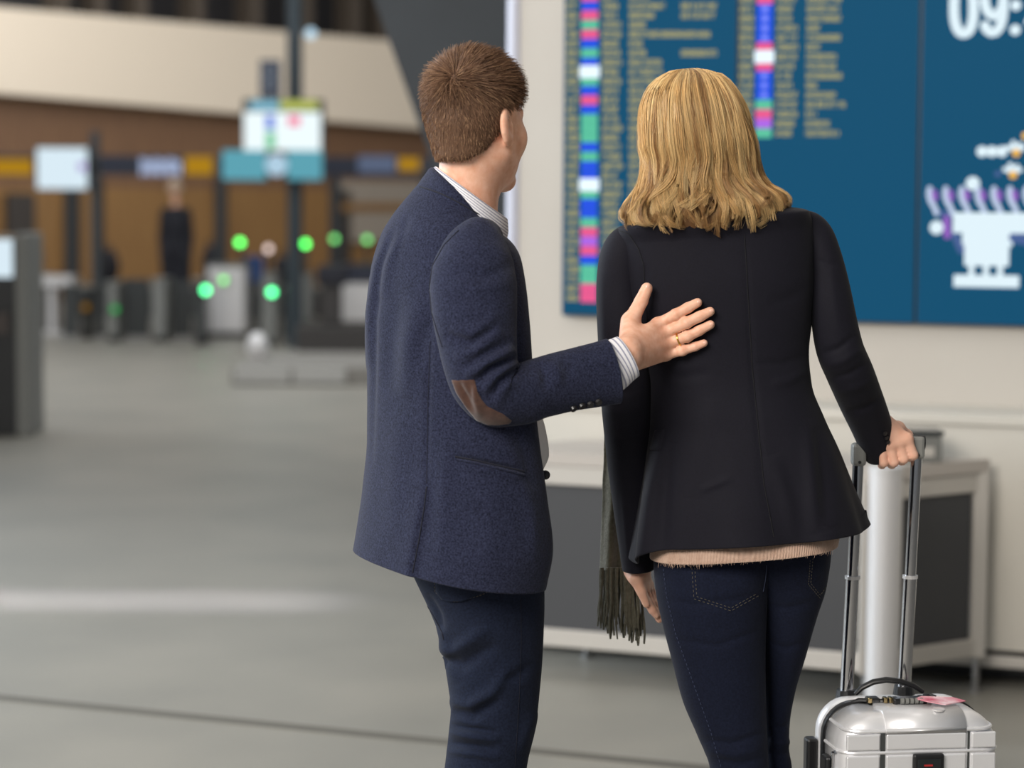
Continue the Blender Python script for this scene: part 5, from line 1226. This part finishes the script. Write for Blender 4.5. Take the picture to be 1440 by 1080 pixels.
rv, rf = surface(mh, wq + (-.05, -.07, -.08), wq + (.19, .09, .14), .0021); rv = relax(rv, rf, 2)
v, f = join([(hv, hf), (tv, tf), (rv, rf)])
bodyM = mk('body', v, f, M_skin, man, True, fix=True)
for s_ in (-1, 1):
    Mesh().ball(HM + KM * (np.array([s_ * .030, .0765, .001]) @ FM), .0118, 14, 10).build('eye', M_eye, man, smooth=True)
# nails
def nail(a, b, r):
    ax = (b - a) / np.linalg.norm(b - a); vd = (b - CC) / np.linalg.norm(b - CC); sd = np.cross(ax, vd); sd /= np.linalg.norm(sd); up = np.cross(sd, ax); up = -up if up @ vd > 0 else up
    c_ = b + ax * r * .15; V = []
    for j in np.linspace(-1, 1, 7):
        for i in np.linspace(-.85, .85, 7):
            ww = r * .52 * (1 - .18 * j * j); V.append(c_ + ax * (j * r * .55) + sd * (i * ww) + up * (r * 1.03 * math.sqrt(max(0.05, 1 - (i * .66) ** 2)) - .0006 * j * j * 2))
    idx = np.arange(49).reshape(7, 7); fc = np.stack([idx[:-1, :-1], idx[:-1, 1:], idx[1:, 1:], idx[1:, :-1]], -1).reshape(-1, 4)
    mk('nail', np.array(V), fc, M_nail, man, True)
for c, rr in zip(JH, rads_): nail(c[-2], c[-1], rr[-1])
# ring on the fourth finger
c = JH[3]; ctr_ = c[0] + (c[1] - c[0]) * .62; ax = (c[1] - c[0]) / np.linalg.norm(c[1] - c[0]); u = np.cross(ax, [0, 1, 0]); u /= np.linalg.norm(u); w_ = np.cross(ax, u); q = []
pr = [(-.0016, 0), (-.0011, .0011), (.0011, .0011), (.0016, 0), (.0011, -.0007), (-.0011, -.0007)]; rr_ = .0112; nr_ = 40
for k in range(nr_):
    t = 2 * math.pi * k / nr_
    for a_, h_ in pr: q.append(ctr_ + ax * a_ + (rr_ + h_) * (math.cos(t) * u + math.sin(t) * w_))
fc = [(k * 6 + j, k * 6 + (j + 1) % 6, ((k + 1) % nr_) * 6 + (j + 1) % 6, ((k + 1) % nr_) * 6 + j) for k in range(nr_) for j in range(6)]
mk('wedding_ring', np.array(q), fc, M_gold, man, True, fix=True, label='thin gold ring on the fourth finger')

# short hair: under-layer close to the skull, then strands
def hairline(q):
    """positive where hair grows, in head units"""
    y = q[:, 1]; z = q[:, 2]; x = np.abs(q[:, 0])
    ln = np.interp(y, [-.11, -.075, -.045, -.022, -.004, .012, .03, .045, .07, .10], [-.089, -.086, -.067, -.034, .012, .024, .012, .030, .062, .072])
    return z - ln
def fhair(P):
    q = (P - HM) @ FM.T / KM; top = np.clip((q[:, 2] - .02) / .08, 0, 1)
    d = s_ell(q, (0, -.012, .032), (.0815, .1035, .0955)) - .004 * top
    ax = q.copy(); ax[:, 0] = np.abs(ax[:, 0])
    d = smin(d, s_cone(q, (0, -.045, -.01), (0, -.050, -.085), .062, .048), .035)
    return smax(d, -(hairline(q) - .015) * .8, .010) * KM
uv_, uf = surface(fhair, HM - (.13, .13, .12), HM + (.13, .14, .15), .004); uv_ = relax(uv_, uf, 3)
rg = np.random.default_rng(5); tri = uv_[uf[:, :3]]; ar = np.linalg.norm(np.cross(tri[:, 1] - tri[:, 0], tri[:, 2] - tri[:, 0]), axis=1)
wpt = at(640, 117, MY - .06); ar = ar * (1 + 5 * np.exp(-(np.linalg.norm(tri[:, 0] - wpt, axis=1) / .022) ** 2)); nS = 18000; fi = rg.choice(len(uf), nS, p=ar / ar.sum()); w4 = rg.dirichlet((1, 1, 1, 1), nS); root = (uv_[uf[fi]] * w4[..., None]).sum(1)
eps = .003; gr0 = np.stack([fhair(root + np.eye(3)[k] * eps) - fhair(root - np.eye(3)[k] * eps) for k in range(3)], 1); nr = gr0 / (np.linalg.norm(gr0, axis=1)[:, None] + 1e-9)
q = (root - HM) @ FM.T / KM
whorl = ((at(640, 117, MY - .06) - HM) @ FM.T) / KM
ok = hairline(q) > .0015 + .016 * rg.random(nS) ** 2
flow = q - whorl; flow = flow + .55 * np.cross(np.array([0, -.45, .9])[None], flow) * np.exp(-(np.linalg.norm(flow, axis=1) / .03) ** 2)[:, None]; fwd = np.clip((q[:, 1] - whorl[1]) / .08, 0, 1) * np.clip((q[:, 2] - .04) / .05, 0, 1)
flow = flow / (np.linalg.norm(flow, axis=1)[:, None] + 1e-6) + np.stack([0.5 * fwd, 1.2 * fwd, 0 * fwd], 1) + np.stack([0 * fwd, 0 * fwd, -.5 * (1 - fwd)], 1)
flow += np.array([.7, .2, -.8])[None] * 1.6 * np.exp(-(np.linalg.norm(q - whorl, axis=1) / .010) ** 2)[:, None]; flow = flow @ FM; flow = flow - nr * (flow * nr).sum(1)[:, None]; flow /= np.linalg.norm(flow, axis=1)[:, None] + 1e-9
topf = np.clip((q[:, 2] - .0) / .09, 0, 1); length = (.0075 + .0185 * topf ** 1.2) * rg.uniform(.7, 1.15, nS)
clump = fbm(root * 1.0, 120, 9)
lift = .34 + .34 * topf + .18 * clump * topf; jit = rg.normal(0, .16, (nS, 3)) * (1 + 3.0 * np.exp(-(np.linalg.norm(q - whorl, axis=1) / .014) ** 2))[:, None]
dir0 = flow * (1 - lift[:, None] * .4) + nr * lift[:, None] + jit; dir0 /= np.linalg.norm(dir0, axis=1)[:, None]
K4 = 5; tt_ = np.linspace(0, 1, K4)
pth_ = root[:, None] - nr[:, None] * .001 + dir0[:, None] * (length[:, None] * tt_)[..., None] + (flow * .35 - nr * .10)[:, None] * (length[:, None] * tt_[None] ** 2)[..., None]
br, dk, lt_ = lin(130, 98, 76), lin(86, 62, 48), lin(176, 140, 108)
cc = br[None] * rg.uniform(.75, 1.15, (nS, 1)); k_ = rg.random(nS); cc = np.where((k_ < .18)[:, None], dk[None] * rg.uniform(.8, 1.2, (nS, 1)), cc); cc = np.where((k_ > .90)[:, None], lt_[None], cc)
strands(pth_[ok], rg.uniform(.00036, .00060, nS)[ok], cc[ok], 'hair', hair_mat('brown_hair', .5, .25), man, extra=(uv_, uf, br * .55), label='short cropped brown hair')
# a person far behind the gates
YF = 27.5
far = thing('person', 'distant pale haired figure in dark clothes standing behind the gates', 'person', fl(248, 470, YF))
b0 = np.array(far.location); BASE[far.name] = b0
hd = at(246, 266, YF)
H_ = hd[2] + .10
Z = lambda k: b0 + np.array([0, 0, H_ * k])
def ff(P):
    d = s_ell(P, hd, (.075, .09, .11)); d = smin(d, s_cone(P, Z(.86), Z(.80), .05, .06), .03)
    d = smin(d, s_ell(P, Z(.70), (.14, .12, .22)), .03); d = smin(d, s_ell(P, Z(.55), (.12, .12, .16)), .05)
    for s_ in (-1, 1):
        d = smin(d, s_cone(P, Z(.50) + (s_ * .09, 0, 0), Z(.03) + (s_ * .11, 0, 0), .085, .05), .03)
        d = smin(d, s_cone(P, Z(.79) + (s_ * .13, 0, 0), Z(.62) + (s_ * .16, .02, 0), .05, .042), .02); d = smin(d, s_cone(P, Z(.62) + (s_ * .16, .02, 0), Z(.47) + (s_ * .14, -.06, 0), .045, .035), .02)
        d = smin(d, s_ell(P, Z(.02) + (s_ * .11, -.04, .02), (.045, .12, .04)), .02)
    return d
v_, f_ = surface(ff, b0 + (-.36, -.3, -.02), b0 + (.36, .3, H_ + .1), .03); v_ = relax(v_, f_, 2); v_[:, 2] = np.maximum(v_[:, 2], 0.001)
mk('body', v_, f_, M_skin, far, True, fix=True)
def clothes(P): return smax(ff(P) - .016, -(.84 * H_ - (P[:, 2] - b0[2])) * 1.0, .01) if False else np.maximum(ff(P) - .016, np.maximum(P[:, 2] - .83 * H_, .06 - P[:, 2]))
v_, f_ = surface(clothes, b0 + (-.40, -.34, -.02), b0 + (.40, .34, H_ + .1), .03); v_ = relax(v_, f_, 2)
mk('dark_clothes', v_, f_, M_bag, far, True, fix=True)
v_, f_ = surface(lambda P: np.maximum(s_ell(P, hd + (0, .015, .02), (.088, .10, .115)), hd[2] - .05 - P[:, 2]), hd - .16, hd + .16, .02)
mk('hair', relax(v_, f_, 1), f_, mat('hair_pale', srgb(196, 172, 150), .7), far, True, fix=True)
